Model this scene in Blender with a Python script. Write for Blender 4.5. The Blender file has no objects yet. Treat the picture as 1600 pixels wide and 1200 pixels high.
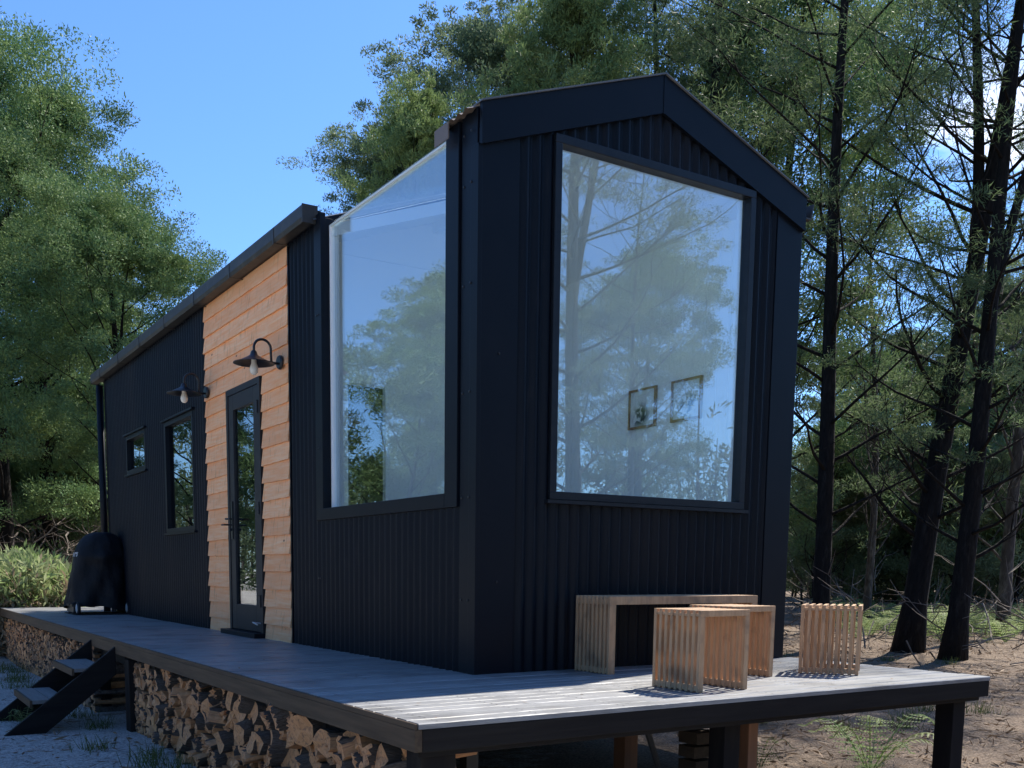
import bpy, math, random
import numpy as np
from mathutils import Vector, Matrix
random.seed(7)
S = bpy.context.scene
COL = S.collection

# ------------------------------------------------------------------ camera
CAM = Vector((-2.8544, -4.5597, 0.5538))
cF = Vector((0.518091, 0.846840, -0.120184)); cR = Vector((0.853479, -0.521073, 0.007606)); cU = Vector((0.056184, 0.106515, 0.992722))
FPX, CX0, CY0 = 1553.79, 726.6, 1081.3
cam = bpy.data.cameras.new('camera'); camo = bpy.data.objects.new('camera', cam); COL.objects.link(camo)
cam.sensor_width = 36; cam.lens = 36*FPX/1600
cam.shift_x = (800-CX0)/1600; cam.shift_y = (CY0-600)/1600
cam.clip_end = 2000; cam.clip_start = 0.05
m = Matrix((( cR.x, cU.x, -cF.x, CAM.x), (cR.y, cU.y, -cF.y, CAM.y), (cR.z, cU.z, -cF.z, CAM.z), (0, 0, 0, 1)))
camo.matrix_world = m
S.camera = camo

# ------------------------------------------------------------------ sky, sun, exposure
SUNV = Vector((0.755, 0.215, 1.0)).normalized()
w = bpy.data.worlds.new('World'); S.world = w; w.use_nodes = True
nt = w.node_tree; nt.nodes.clear()
def N(nt, t, **kw):
    n = nt.nodes.new(t)
    for k, v in kw.items():
        if k.startswith('_'): n.inputs[k[1:].replace('_', ' ')].default_value = v
        else: setattr(n, k, v)
    return n
out = N(nt, 'ShaderNodeOutputWorld'); bg = N(nt, 'ShaderNodeBackground'); bg.inputs[1].default_value = 0.15
sky = N(nt, 'ShaderNodeTexSky', sky_type='NISHITA', sun_disc=False)
sky.sun_elevation = math.asin(SUNV.z)
sky.sun_rotation = math.atan2(SUNV.x, SUNV.y)
sky.air_density = 1.0; sky.dust_density = 0.2; sky.ozone_density = 3.0; sky.altitude = 0
tint = N(nt, 'ShaderNodeMix', data_type='RGBA', blend_type='MULTIPLY'); tint.inputs[0].default_value = 1; tint.inputs[7].default_value = (0.43, 0.60, 0.81, 1)
nt.links.new(sky.outputs[0], tint.inputs[6])
# a bank of white cloud low in the sky
tc = N(nt, 'ShaderNodeTexCoord'); mp = N(nt, 'ShaderNodeMapping'); mp.inputs['Scale'].default_value = (1, 1, 2.6)
nt.links.new(tc.outputs['Generated'], mp.inputs[0])
ns = N(nt, 'ShaderNodeTexNoise', _Scale=2.6, _Detail=9.0, _Roughness=0.55); nt.links.new(mp.outputs[0], ns.inputs['Vector'])
cr = N(nt, 'ShaderNodeMapRange'); cr.inputs[1].default_value = 0.50; cr.inputs[2].default_value = 0.60; nt.links.new(ns.outputs[0], cr.inputs[0])
sx = N(nt, 'ShaderNodeSeparateXYZ'); nt.links.new(tc.outputs['Generated'], sx.inputs[0])
el = N(nt, 'ShaderNodeMapRange'); el.inputs[1].default_value = 0.42; el.inputs[2].default_value = 0.30; nt.links.new(sx.outputs[2], el.inputs[0])
az = N(nt, 'ShaderNodeMapRange'); az.inputs[1].default_value = 0.55; az.inputs[2].default_value = 0.78; nt.links.new(sx.outputs[0], az.inputs[0])
mu = N(nt, 'ShaderNodeMath', operation='MULTIPLY'); nt.links.new(cr.outputs[0], mu.inputs[0]); nt.links.new(el.outputs[0], mu.inputs[1])
ay = N(nt, 'ShaderNodeMapRange'); ay.inputs[1].default_value = 0.0; ay.inputs[2].default_value = 0.25; nt.links.new(sx.outputs[1], ay.inputs[0])
mu3 = N(nt, 'ShaderNodeMath', operation='MULTIPLY'); nt.links.new(az.outputs[0], mu3.inputs[0]); nt.links.new(ay.outputs[0], mu3.inputs[1])
mu2 = N(nt, 'ShaderNodeMath', operation='MULTIPLY'); nt.links.new(mu.outputs[0], mu2.inputs[0]); nt.links.new(mu3.outputs[0], mu2.inputs[1])
cl = N(nt, 'ShaderNodeMix', data_type='RGBA'); cl.inputs[7].default_value = (8.5, 8.6, 9.0, 1)
nt.links.new(mu2.outputs[0], cl.inputs[0]); nt.links.new(tint.outputs[2], cl.inputs[6])
nt.links.new(cl.outputs[2], bg.inputs[0]); nt.links.new(bg.outputs[0], out.inputs[0])
sl = bpy.data.lights.new('sun', 'SUN'); sl.energy = 5.0; sl.angle = math.radians(0.53); sl.color = (1.0, 0.94, 0.84)
so = bpy.data.objects.new('sun', sl); COL.objects.link(so); so.rotation_euler = SUNV.to_track_quat('Z', 'Y').to_euler(); so.location = (20, 6, 30)
vs = S.view_settings; vs.view_transform = 'Standard'; vs.look = 'None'; vs.exposure = 1.0; vs.gamma = 1
S.cycles.max_bounces = 10; S.cycles.diffuse_bounces = 7; S.cycles.glossy_bounces = 4; S.cycles.transparent_max_bounces = 16; S.cycles.sample_clamp_indirect = 6
S.cycles.use_denoising = True

# ------------------------------------------------------------------ materials
def mat(name, base, rough=0.6, metal=0.0, spec=0.5, noise=None, bump=0.0, bscale=60, vec_scale=(1, 1, 1), coat=0):
    m = bpy.data.materials.new(name); m.use_nodes = True; t = m.node_tree; b = t.nodes['Principled BSDF']
    b.inputs['Base Color'].default_value = (*base, 1); b.inputs['Roughness'].default_value = rough
    b.inputs['Metallic'].default_value = metal; b.inputs['Specular IOR Level'].default_value = spec
    if coat: b.inputs['Coat Weight'].default_value = coat
    co = N(t, 'ShaderNodeTexCoord'); mp = N(t, 'ShaderNodeMapping'); mp.inputs['Scale'].default_value = vec_scale
    t.links.new(co.outputs['Object'], mp.inputs[0])
    if noise:
        for (c2, sc, lo, hi) in noise:
            n = N(t, 'ShaderNodeTexNoise', _Scale=sc, _Detail=6.0, _Roughness=0.6); t.links.new(mp.outputs[0], n.inputs['Vector'])
            r = N(t, 'ShaderNodeMapRange'); r.inputs[1].default_value = lo; r.inputs[2].default_value = hi; t.links.new(n.outputs[0], r.inputs[0])
            x = N(t, 'ShaderNodeMix', data_type='RGBA'); t.links.new(r.outputs[0], x.inputs[0])
            if b.inputs['Base Color'].is_linked: t.links.new(b.inputs['Base Color'].links[0].from_socket, x.inputs[6])
            else: x.inputs[6].default_value = (*base, 1)
            x.inputs[7].default_value = (*c2, 1); t.links.new(x.outputs[2], b.inputs['Base Color'])
    if bump:
        n = N(t, 'ShaderNodeTexNoise', _Scale=bscale, _Detail=5.0); t.links.new(mp.outputs[0], n.inputs['Vector'])
        bp = N(t, 'ShaderNodeBump', _Strength=1.0, _Distance=bump); t.links.new(n.outputs[0], bp.inputs['Height']); t.links.new(bp.outputs[0], b.inputs['Normal'])
    return m
M = {}
M['navy'] = mat('navy steel', (0.0025, 0.0052, 0.0105), 0.45, spec=0.16, noise=[((0.0042, 0.007, 0.0125), 3, .4, .7), ((0.015, 0.0155, 0.019), 30, .58, .8), ((0.013, 0.013, 0.016), 1.3, .5, .75)], bump=0.0004, bscale=30, vec_scale=(1, 1, .12))
M['flash'] = mat('navy flashing', (0.0030, 0.0056, 0.0108), 0.42, spec=0.18, noise=[((0.0048, 0.0072, 0.0125), 5, .4, .7)], bump=0.0008, bscale=4)
M['frame'] = mat('dark window frame', (0.008, 0.011, 0.016), 0.4, spec=.3, noise=[((0.012, 0.015, 0.02), 20, .4, .7)])
M['black'] = mat('black metal', (0.012, 0.014, 0.018), 0.35)
M['doorp'] = mat('charcoal door paint', (0.018, 0.019, 0.022), 0.5, spec=.3, noise=[((0.025, 0.026, 0.028), 8, .4, .7)])
M['gutter'] = mat('weathered gutter', (0.035, 0.034, 0.032), 0.45, spec=.3, noise=[((0.07, 0.062, 0.05), 9, .5, .75)])
M['roof'] = mat('roof steel', (0.10, 0.11, 0.12), 0.45, noise=[((0.15, 0.15, 0.14), 6, .4, .7)])
M['zinc'] = mat('pale sheet underside', (0.16, 0.125, 0.10), 0.5)
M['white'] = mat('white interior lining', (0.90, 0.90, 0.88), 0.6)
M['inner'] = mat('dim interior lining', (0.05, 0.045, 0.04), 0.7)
M['glow'] = mat('copper lamp', (0.6, 0.3, 0.15), 0.4, metal=0.6)
M['floor'] = mat('interior floor', (0.62, 0.55, 0.46), 0.5)
M['bark'] = mat('bark', (0.014, 0.012, 0.011), 0.95, spec=.15, noise=[((0.034, 0.030, 0.027), 14, .5, .75), ((0.006, 0.006, 0.006), 35, .5, .7)], bump=0.03, bscale=22, vec_scale=(1, 1, .25))
M['barkgrey'] = mat('grey bark', (0.055, 0.048, 0.042), 0.9, spec=.15, noise=[((0.15, 0.14, 0.125), 14, .45, .7), ((0.03, 0.027, 0.024), 30, .5, .7)], bump=0.02, bscale=22, vec_scale=(1, 1, .3))
M['twig'] = mat('dead twigs', (0.11, 0.09, 0.075), 0.9, noise=[((0.24, 0.20, 0.165), 3, .5, .65)])
M['cover'] = mat('black vinyl cover', (0.0045, 0.0055, 0.008), 0.62, spec=.25, noise=[((0.008, 0.009, 0.012), 6, .4, .7)], bump=0.03, bscale=5)
M['letter'] = mat('white lettering', (0.75, 0.75, 0.75), 0.5)
M['rubber'] = mat('black rubber', (0.012, 0.012, 0.012), 0.8)
M['hub'] = mat('grey wheel hub', (0.40, 0.42, 0.44), 0.5)
M['bulb'] = mat('opal bulb', (0.80, 0.76, 0.68), 0.15)
M['picframe'] = mat('oak picture frame', (0.30, 0.16, 0.07), 0.5)
M['post'] = mat('dark stained post', (0.012, 0.011, 0.012), 0.75, spec=.12, noise=[((0.026, 0.023, 0.02), 12, .45, .7)], vec_scale=(1, 1, .15))
M['pine'] = mat('orange pine post', (0.30, 0.14, 0.07), 0.7, noise=[((0.20, 0.09, 0.045), 12, .4, .7)], vec_scale=(1, 1, .1))
M['chassis'] = mat('chassis steel', (0.03, 0.03, 0.03), 0.6)

def wood(name, c1, c2, c3, along, rough=0.65, scale=14, lap=None, bump=0.0015, stain=None, spec=0.35, objvar=None):
    """sawn wood: long grain along one axis, board-to-board tone, knots"""
    m = bpy.data.materials.new(name); m.use_nodes = True; t = m.node_tree; b = t.nodes['Principled BSDF']; L = t.links.new
    b.inputs['Roughness'].default_value = rough; b.inputs['Specular IOR Level'].default_value = spec
    co = N(t, 'ShaderNodeTexCoord'); mp = N(t, 'ShaderNodeMapping'); sc = [1, 1, 1]; sc[along] = 0.07; mp.inputs['Scale'].default_value = sc
    L(co.outputs['Object'], mp.inputs[0])
    n = N(t, 'ShaderNodeTexNoise', _Scale=scale*6, _Detail=5.0, _Roughness=0.6, _Distortion=0.4); L(mp.outputs[0], n.inputs['Vector'])
    r = N(t, 'ShaderNodeMapRange'); r.inputs[1].default_value = .35; r.inputs[2].default_value = .68; L(n.outputs[0], r.inputs[0])
    x = N(t, 'ShaderNodeMix', data_type='RGBA'); x.inputs[6].default_value = (*c1, 1); x.inputs[7].default_value = (*c2, 1); L(r.outputs[0], x.inputs[0])
    last = x.outputs[2]
    g = N(t, 'ShaderNodeNewGeometry'); rm = N(t, 'ShaderNodeMapRange'); rm.inputs[3].default_value = 0.0; rm.inputs[4].default_value = 0.55; L(g.outputs['Random Per Island'], rm.inputs[0])
    y = N(t, 'ShaderNodeMix', data_type='RGBA'); L(rm.outputs[0], y.inputs[0]); L(last, y.inputs[6]); y.inputs[7].default_value = (*c3, 1); last = y.outputs[2]
    if stain:
        n2 = N(t, 'ShaderNodeTexNoise', _Scale=stain[1], _Detail=4.0); L(co.outputs['Object'], n2.inputs['Vector'])
        r2 = N(t, 'ShaderNodeMapRange'); r2.inputs[1].default_value = .5; r2.inputs[2].default_value = .7; L(n2.outputs[0], r2.inputs[0])
        z = N(t, 'ShaderNodeMix', data_type='RGBA'); L(r2.outputs[0], z.inputs[0]); L(last, z.inputs[6]); z.inputs[7].default_value = (*stain[0], 1); last = z.outputs[2]
    if lap:   # knots, saw marks
        v = N(t, 'ShaderNodeTexVoronoi', _Scale=2.6); mp2 = N(t, 'ShaderNodeMapping'); mp2.inputs['Scale'].default_value = (1, 1.2, 2.6); L(co.outputs['Object'], mp2.inputs[0]); L(mp2.outputs[0], v.inputs['Vector'])
        rk = N(t, 'ShaderNodeMapRange'); rk.inputs[1].default_value = .075; rk.inputs[2].default_value = .035; L(v.outputs['Distance'], rk.inputs[0])
        z = N(t, 'ShaderNodeMix', data_type='RGBA'); L(rk.outputs[0], z.inputs[0]); L(last, z.inputs[6]); z.inputs[7].default_value = (*lap, 1); last = z.outputs[2]
        n3 = N(t, 'ShaderNodeTexNoise', _Scale=38.0, _Detail=3.0); mp3 = N(t, 'ShaderNodeMapping'); mp3.inputs['Scale'].default_value = (1, 1, .16); mp3.inputs['Rotation'].default_value = (0.35, 0, 0)
        L(co.outputs['Object'], mp3.inputs[0]); L(mp3.outputs[0], n3.inputs['Vector'])
        r3 = N(t, 'ShaderNodeMapRange'); r3.inputs[1].default_value = .58; r3.inputs[2].default_value = .72; r3.inputs[4].default_value = .45; L(n3.outputs[0], r3.inputs[0])
        z2 = N(t, 'ShaderNodeMix', data_type='RGBA'); L(r3.outputs[0], z2.inputs[0]); L(last, z2.inputs[6]); z2.inputs[7].default_value = (0.36, 0.17, 0.08, 1); last = z2.outputs[2]
    if objvar:
        wn = N(t, 'ShaderNodeTexWhiteNoise', noise_dimensions='1D'); L(g.outputs['Random Per Island'], wn.inputs['W']); ro = N(t, 'ShaderNodeMapRange'); ro.inputs[1].default_value = .45; ro.inputs[2].default_value = 1.0; ro.inputs[4].default_value = .85; L(wn.outputs['Value'], ro.inputs[0])
        z = N(t, 'ShaderNodeMix', data_type='RGBA'); L(ro.outputs[0], z.inputs[0]); L(last, z.inputs[6]); z.inputs[7].default_value = (*objvar, 1); last = z.outputs[2]
    L(last, b.inputs['Base Color'])
    bp = N(t, 'ShaderNodeBump', _Strength=1.0, _Distance=bump); L(n.outputs[0], bp.inputs['Height']); L(bp.outputs[0], b.inputs['Normal'])
    return m
M['board'] = wood('sawn macrocarpa weatherboard', (0.92, 0.43, 0.19), (0.94, 0.60, 0.35), (0.66, 0.28, 0.12), 1, lap=(0.20, 0.07, 0.03), scale=8)
M['deckwood'] = wood('weathered deck board', (0.20, 0.202, 0.205), (0.33, 0.332, 0.335), (0.17, 0.172, 0.175), 0, scale=10, bump=0.002, rough=.42, stain=((0.14, 0.14, 0.14), 2.5))
M['fascia'] = wood('stained fascia board', (0.055, 0.040, 0.028), (0.10, 0.072, 0.048), (0.065, 0.048, 0.034), 1, scale=5, spec=.15)
M['fasciadark'] = wood('dark fascia board', (0.010, 0.009, 0.0095), (0.019, 0.017, 0.016), (0.013, 0.012, 0.012), 0, scale=5, spec=.12)
M['teak'] = wood('slatted teak', (0.42, 0.245, 0.13), (0.56, 0.36, 0.21), (0.47, 0.29, 0.16), 2, scale=10, stain=((0.28, 0.18, 0.11), 9))
M['tread'] = wood('grey step tread', (0.13, 0.13, 0.13), (0.20, 0.20, 0.195), (0.15, 0.15, 0.15), 1, scale=8)
M['logend'] = wood('split log face', (0.52, 0.25, 0.105), (0.72, 0.41, 0.20), (0.32, 0.145, 0.065), 1, scale=5, stain=((0.24, 0.13, 0.075), 9), objvar=(0.13, 0.09, 0.065), bump=0.004)
M['logbark'] = mat('log bark', (0.11, 0.085, 0.068), 0.95, noise=[((0.16, 0.135, 0.115), 22, .45, .65), ((0.03, 0.025, 0.02), 40, .5, .7)], bump=0.012, bscale=50)

def glass(name, tintc, fac0, fac1, rough=0.0):
    m = bpy.data.materials.new(name); m.use_nodes = True; t = m.node_tree; t.nodes.clear(); L = t.links.new
    o = N(t, 'ShaderNodeOutputMaterial'); mx = N(t, 'ShaderNodeMixShader'); tr = N(t, 'ShaderNodeBsdfTransparent'); gl = N(t, 'ShaderNodeBsdfGlossy')
    tr.inputs[0].default_value = (*tintc, 1); gl.inputs['Roughness'].default_value = rough; gl.inputs['Color'].default_value = (0.95, 0.97, 1.0, 1)
    lw = N(t, 'ShaderNodeLayerWeight'); pw = N(t, 'ShaderNodeMath', operation='POWER'); L(lw.outputs['Facing'], pw.inputs[0]); pw.inputs[1].default_value = 4.5
    mr = N(t, 'ShaderNodeMapRange'); mr.inputs[3].default_value = fac0; mr.inputs[4].default_value = fac1; L(pw.outputs[0], mr.inputs[0])
    co = N(t, 'ShaderNodeTexCoord'); n = N(t, 'ShaderNodeTexNoise', _Scale=1.1, _Detail=1.0); L(co.outputs['Object'], n.inputs['Vector'])
    bp = N(t, 'ShaderNodeBump', _Strength=1.0, _Distance=0.0012); L(n.outputs[0], bp.inputs['Height']); L(bp.outputs[0], gl.inputs['Normal'])
    L(mr.outputs[0], mx.inputs[0]); L(tr.outputs[0], mx.inputs[1]); L(gl.outputs[0], mx.inputs[2]); L(mx.outputs[0], o.inputs[0])
    return m
M['glass'] = glass('picture glass', (0.90, 0.97, 1.0), 0.19, 0.9)
M['glassdark'] = glass('dark glazing', (0.65, 0.7, 0.7), 0.15, .9)
M['skyglass'] = glass('clear roof glass', (0.97, 0.985, 0.98), 0.03, .9)

def leafmat(name, c1, c2, c3, trans=0.35, nscale=1.2):
    m = bpy.data.materials.new(name); m.use_nodes = True; t = m.node_tree; t.nodes.clear(); L = t.links.new
    o = N(t, 'ShaderNodeOutputMaterial'); d = N(t, 'ShaderNodeBsdfPrincipled'); d.inputs['Roughness'].default_value = 0.55; d.inputs['Specular IOR Level'].default_value = 0.08
    tl = N(t, 'ShaderNodeBsdfTranslucent'); mx = N(t, 'ShaderNodeMixShader'); mx.inputs[0].default_value = trans
    co = N(t, 'ShaderNodeTexCoord'); n = N(t, 'ShaderNodeTexNoise', _Scale=nscale, _Detail=3.0); L(co.outputs['Object'], n.inputs['Vector'])
    r = N(t, 'ShaderNodeMapRange'); r.inputs[1].default_value = .38; r.inputs[2].default_value = .62; L(n.outputs[0], r.inputs[0])
    x = N(t, 'ShaderNodeMix', data_type='RGBA'); x.inputs[6].default_value = (*c1, 1); x.inputs[7].default_value = (*c2, 1); L(r.outputs[0], x.inputs[0])
    g = N(t, 'ShaderNodeNewGeometry'); rr = N(t, 'ShaderNodeMapRange'); rr.inputs[4].default_value = 0.7; L(g.outputs['Random Per Island'], rr.inputs[0])
    y = N(t, 'ShaderNodeMix', data_type='RGBA'); L(rr.outputs[0], y.inputs[0]); L(x.outputs[2], y.inputs[6]); y.inputs[7].default_value = (*c3, 1)
    oi = N(t, 'ShaderNodeObjectInfo'); hs = N(t, 'ShaderNodeHueSaturation'); rv = N(t, 'ShaderNodeMapRange'); rv.inputs[3].default_value = 0.8; rv.inputs[4].default_value = 1.2
    L(oi.outputs['Random'], rv.inputs[0]); L(rv.outputs[0], hs.inputs['Value']); L(y.outputs[2], hs.inputs['Color'])
    L(hs.outputs[0], d.inputs['Base Color']); L(hs.outputs[0], tl.inputs['Color'])
    L(d.outputs[0], mx.inputs[1]); L(tl.outputs[0], mx.inputs[2]); L(mx.outputs[0], o.inputs[0])
    return m
M['leaf_wattle'] = leafmat('feathery wattle leaf', (0.13, 0.22, 0.085), (0.21, 0.29, 0.095), (0.085, 0.155, 0.085), .20)
M['leaf_bright'] = leafmat('bright leaf', (0.20, 0.28, 0.10), (0.26, 0.34, 0.13), (0.15, 0.22, 0.085), .3)
M['leaf_grey'] = leafmat('grey green leaf', (0.135, 0.185, 0.10), (0.20, 0.25, 0.13), (0.09, 0.14, 0.085), .35)
M['leaf_dark'] = leafmat('dark needle', (0.11, 0.16, 0.075), (0.16, 0.21, 0.09), (0.075, 0.115, 0.06), .4)
M['leaf_fern'] = leafmat('fern frond', (0.22, 0.33, 0.10), (0.32, 0.40, 0.18), (0.36, 0.36, 0.22), .4)
M['leaf_dry'] = leafmat('dry bracken', (0.34, 0.27, 0.18), (0.44, 0.37, 0.26), (0.26, 0.18, 0.11), .3)
M['grass'] = leafmat('grass blade', (0.06, 0.10, 0.03), (0.10, 0.14, 0.045), (0.12, 0.12, 0.05), .3)
M['litter'] = leafmat('leaf litter', (0.22, 0.14, 0.085), (0.33, 0.24, 0.16), (0.13, 0.085, 0.055), .1, 3)

# ------------------------------------------------------------------ mesh helpers
class MB:
    def __init__(s): s.v = []; s.f = []; s.m = []
    def add(s, vs, fs, mi=0):
        o = len(s.v); s.v += [tuple(x) for x in vs]; s.f += [tuple(o+i for i in f) for f in fs]; s.m += [mi]*len(fs); return s
    def box(s, x0, x1, y0, y1, z0, z1, mi=0):
        return s.add([(x0,y0,z0),(x1,y0,z0),(x1,y1,z0),(x0,y1,z0),(x0,y0,z1),(x1,y0,z1),(x1,y1,z1),(x0,y1,z1)],
                     [(0,3,2,1),(4,5,6,7),(0,1,5,4),(1,2,6,5),(2,3,7,6),(3,0,4,7)], mi)
    def hexa(s, p, mi=0):      # 8 points: bottom 4, top 4
        return s.add(p, [(0,3,2,1),(4,5,6,7),(0,1,5,4),(1,2,6,5),(2,3,7,6),(3,0,4,7)], mi)
    def prism(s, poly, axis, a, b, mi=0):   # poly = list of 2D in the two other axes
        n = len(poly)
        def P(q, t):
            if axis == 0: return (t, q[0], q[1])
            if axis == 1: return (q[0], t, q[1])
            return (q[0], q[1], t)
        return s.add([P(q, a) for q in poly]+[P(q, b) for q in poly], [tuple(range(n))[::-1], tuple(range(n, 2*n))]+[(i, (i+1) % n, n+(i+1) % n, n+i) for i in range(n)], mi)
    def tube(s, pts, rad, n=6, mi=0, cap=True):
        pts = [Vector(p) for p in pts]
        if not isinstance(rad, (list, tuple)): rad = [rad]*len(pts)
        o = len(s.v); u = None
        for i, p in enumerate(pts):
            d = (pts[min(i+1, len(pts)-1)]-pts[max(i-1, 0)])
            if d.length < 1e-9: d = Vector((0, 0, 1))
            d.normalize()
            if u is None: u = d.orthogonal().normalized()
            else:
                u = u-d*u.dot(d)
                u = u.normalized() if u.length > 1e-6 else d.orthogonal().normalized()
            v = d.cross(u)
            for k in range(n):
                a = 2*math.pi*k/n; q = p+(u*math.cos(a)+v*math.sin(a))*rad[i]; s.v.append(tuple(q))
        for i in range(len(pts)-1):
            for k in range(n):
                s.f.append((o+i*n+k, o+i*n+(k+1) % n, o+(i+1)*n+(k+1) % n, o+(i+1)*n+k)); s.m.append(mi)
        if cap:
            s.f.append(tuple(o+k for k in range(n))[::-1]); s.m.append(mi)
            e = o+(len(pts)-1)*n; s.f.append(tuple(e+k for k in range(n))); s.m.append(mi)
        return s
    def lathe(s, prof, c, axis=2, n=24, mi=0):   # prof [(r,h)]
        o = len(s.v)
        for r, h in prof:
            for k in range(n):
                a = 2*math.pi*k/n; x, y = r*math.cos(a), r*math.sin(a)
                q = (x, y, h) if axis == 2 else ((h, x, y) if axis == 0 else (x, h, y))
                s.v.append((c[0]+q[0], c[1]+q[1], c[2]+q[2]))
        for i in range(len(prof)-1):
            for k in range(n):
                s.f.append((o+i*n+k, o+i*n+(k+1) % n, o+(i+1)*n+(k+1) % n, o+(i+1)*n+k)); s.m.append(mi)
        return s
    def mesh(s, name, mats, smooth=False):
        me = bpy.data.meshes.new(name); me.from_pydata(s.v, [], s.f)
        for k in (mats if isinstance(mats, (list, tuple)) else [mats]): me.materials.append(k)
        me.polygons.foreach_set('material_index', s.m)
        if smooth: me.polygons.foreach_set('use_smooth', [True]*len(s.f))
        me.update(); return me
    def build(s, name, mats, parent=None, smooth=False, bevel=0, label=None):
        o = bpy.data.objects.new(name, s.mesh(name, mats, smooth)); COL.objects.link(o)
        if parent is not None: o.parent = parent
        if bevel:
            b = o.modifiers.new('bevel', 'BEVEL'); b.width = bevel; b.segments = 2; b.limit_method = 'ANGLE'
        if label: o['label'] = label
        return o
def tag(o, label, cat, group=None):
    o['label'] = label; o['category'] = cat
    if group: o['group'] = group
    return o
def thing(name, label, cat, loc=(0, 0, 0), rz=0, group=None):
    o = bpy.data.objects.new(name, None); COL.objects.link(o); o.location = loc; o.rotation_euler = (0, 0, rz); o.empty_display_size = .2
    return tag(o, label, cat, group)
def structure(o, kind='structure'):
    o['kind'] = kind; return o
def copy_tree(o, parent=None):
    c = o.copy(); COL.objects.link(c); c.parent = parent
    for ch in list(o.children): copy_tree(ch, c)
    return c
def quads_mesh(name, V, mats, mi=None, smooth=False):     # V: (n,4,3) numpy
    n = len(V); me = bpy.data.meshes.new(name)
    me.vertices.add(n*4); me.vertices.foreach_set('co', V.reshape(-1).astype(np.float32))
    me.loops.add(n*4); me.loops.foreach_set('vertex_index', np.arange(n*4, dtype=np.int32))
    me.polygons.add(n); me.polygons.foreach_set('loop_start', np.arange(0, n*4, 4, dtype=np.int32)); me.polygons.foreach_set('loop_total', np.full(n, 4, dtype=np.int32))
    for k in mats: me.materials.append(k)
    if mi is not None: me.polygons.foreach_set('material_index', mi.astype(np.int32))
    me.update(); me.validate(); return me

# ------------------------------------------------------------------ ground
GZ = -0.70
def gz(x, y):
    d = math.hypot(x-1, y)
    z = GZ + 0.025*math.sin(x*1.7+0.5)*math.cos(y*1.3) + 0.06*math.sin(x*.31+1)*math.sin(y*.27+2)*min(1, d/12)
    if y > 7: z += 0.010*min(y-7, 25)
    return z
def ground_mat():
    m = bpy.data.materials.new('sandy forest ground'); m.use_nodes = True; t = m.node_tree; b = t.nodes['Principled BSDF']; L = t.links.new
    b.inputs['Roughness'].default_value = 0.95; b.inputs['Specular IOR Level'].default_value = 0.1
    co = N(t, 'ShaderNodeTexCoord')
    n1 = N(t, 'ShaderNodeTexNoise', _Scale=0.8, _Detail=8.0, _Roughness=0.65); L(co.outputs['Object'], n1.inputs['Vector'])
    n2 = N(t, 'ShaderNodeTexNoise', _Scale=9.0, _Detail=8.0, _Roughness=0.7); L(co.outputs['Object'], n2.inputs['Vector'])
    n3 = N(t, 'ShaderNodeTexNoise', _Scale=60.0, _Detail=4.0, _Roughness=0.6); L(co.outputs['Object'], n3.inputs['Vector'])
    def mr(s, a, b_): r = N(t, 'ShaderNodeMapRange'); r.inputs[1].default_value = a; r.inputs[2].default_value = b_; L(s, r.inputs[0]); return r.outputs[0]
    def mix(f, a, b_):
        x = N(t, 'ShaderNodeMix', data_type='RGBA'); L(f, x.inputs[0])
        for i, c in ((6, a), (7, b_)):
            if isinstance(c, tuple): x.inputs[i].default_value = (*c, 1)
            else: L(c, x.inputs[i])
        return x.outputs[2]
    sand = mix(mr(n3.outputs[0], .4, .6), (0.40, 0.38, 0.355), (0.72, 0.70, 0.67))
    lit = mix(mr(n3.outputs[0], .4, .62), (0.15, 0.11, 0.08), (0.36, 0.28, 0.215))
    # sandy clearing on the near left, litter elsewhere
    sx = N(t, 'ShaderNodeSeparateXYZ'); L(co.outputs['Object'], sx.inputs[0])
    ma = N(t, 'ShaderNodeMapRange'); ma.inputs[1].default_value = -0.6; ma.inputs[2].default_value = 2.2; L(sx.outputs[0], ma.inputs[0])
    ad = N(t, 'ShaderNodeMath', operation='ADD'); L(mr(n1.outputs[0], .42, .85), ad.inputs[0]); L(ma.outputs[0], ad.inputs[1])
    ad2 = N(t, 'ShaderNodeMath', operation='MULTIPLY_ADD'); L(n2.outputs[0], ad2.inputs[0]); ad2.inputs[1].default_value = 0.9; L(ad.outputs[0], ad2.inputs[2])
    c = mix(mr(ad2.outputs[0], .78, 1.12), sand, lit)
    c = mix(mr(n2.outputs[0], .62, .74), c, (0.085, 0.065, 0.048))
    n4 = N(t, 'ShaderNodeTexNoise', _Scale=14.0, _Detail=10.0, _Roughness=0.8, _Distortion=2.0); L(co.outputs['Object'], n4.inputs['Vector'])
    c = mix(mr(n4.outputs[0], .52, .60), c, (0.17, 0.145, 0.12))
    L(c, b.inputs['Base Color'])
    bp = N(t, 'ShaderNodeBump', _Strength=1.0, _Distance=0.09); L(n2.outputs[0], bp.inputs['Height'])
    bp2 = N(t, 'ShaderNodeBump', _Strength=1.0, _Distance=0.012); L(n3.outputs[0], bp2.inputs['Height']); L(bp.outputs[0], bp2.inputs['Normal']); L(bp2.outputs[0], b.inputs['Normal'])
    return m
M['ground'] = ground_mat()
def make_ground():
    fine = np.concatenate([-np.geomspace(1200, 12, 22), np.arange(-11.5, 30.1, .4), np.geomspace(33, 1200, 22)])
    X, Y = np.meshgrid(fine, fine, indexing='ij'); n = len(fine)
    vs = [(float(x), float(y), gz(float(x), float(y))) for x, y in zip(X.ravel(), Y.ravel())]
    fs = [(i*n+j, (i+1)*n+j, (i+1)*n+j+1, i*n+j+1) for i in range(n-1) for j in range(n-1)]
    o = MB().add(vs, fs).build('ground', M['ground'], smooth=True); structure(o)
make_ground()

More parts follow.
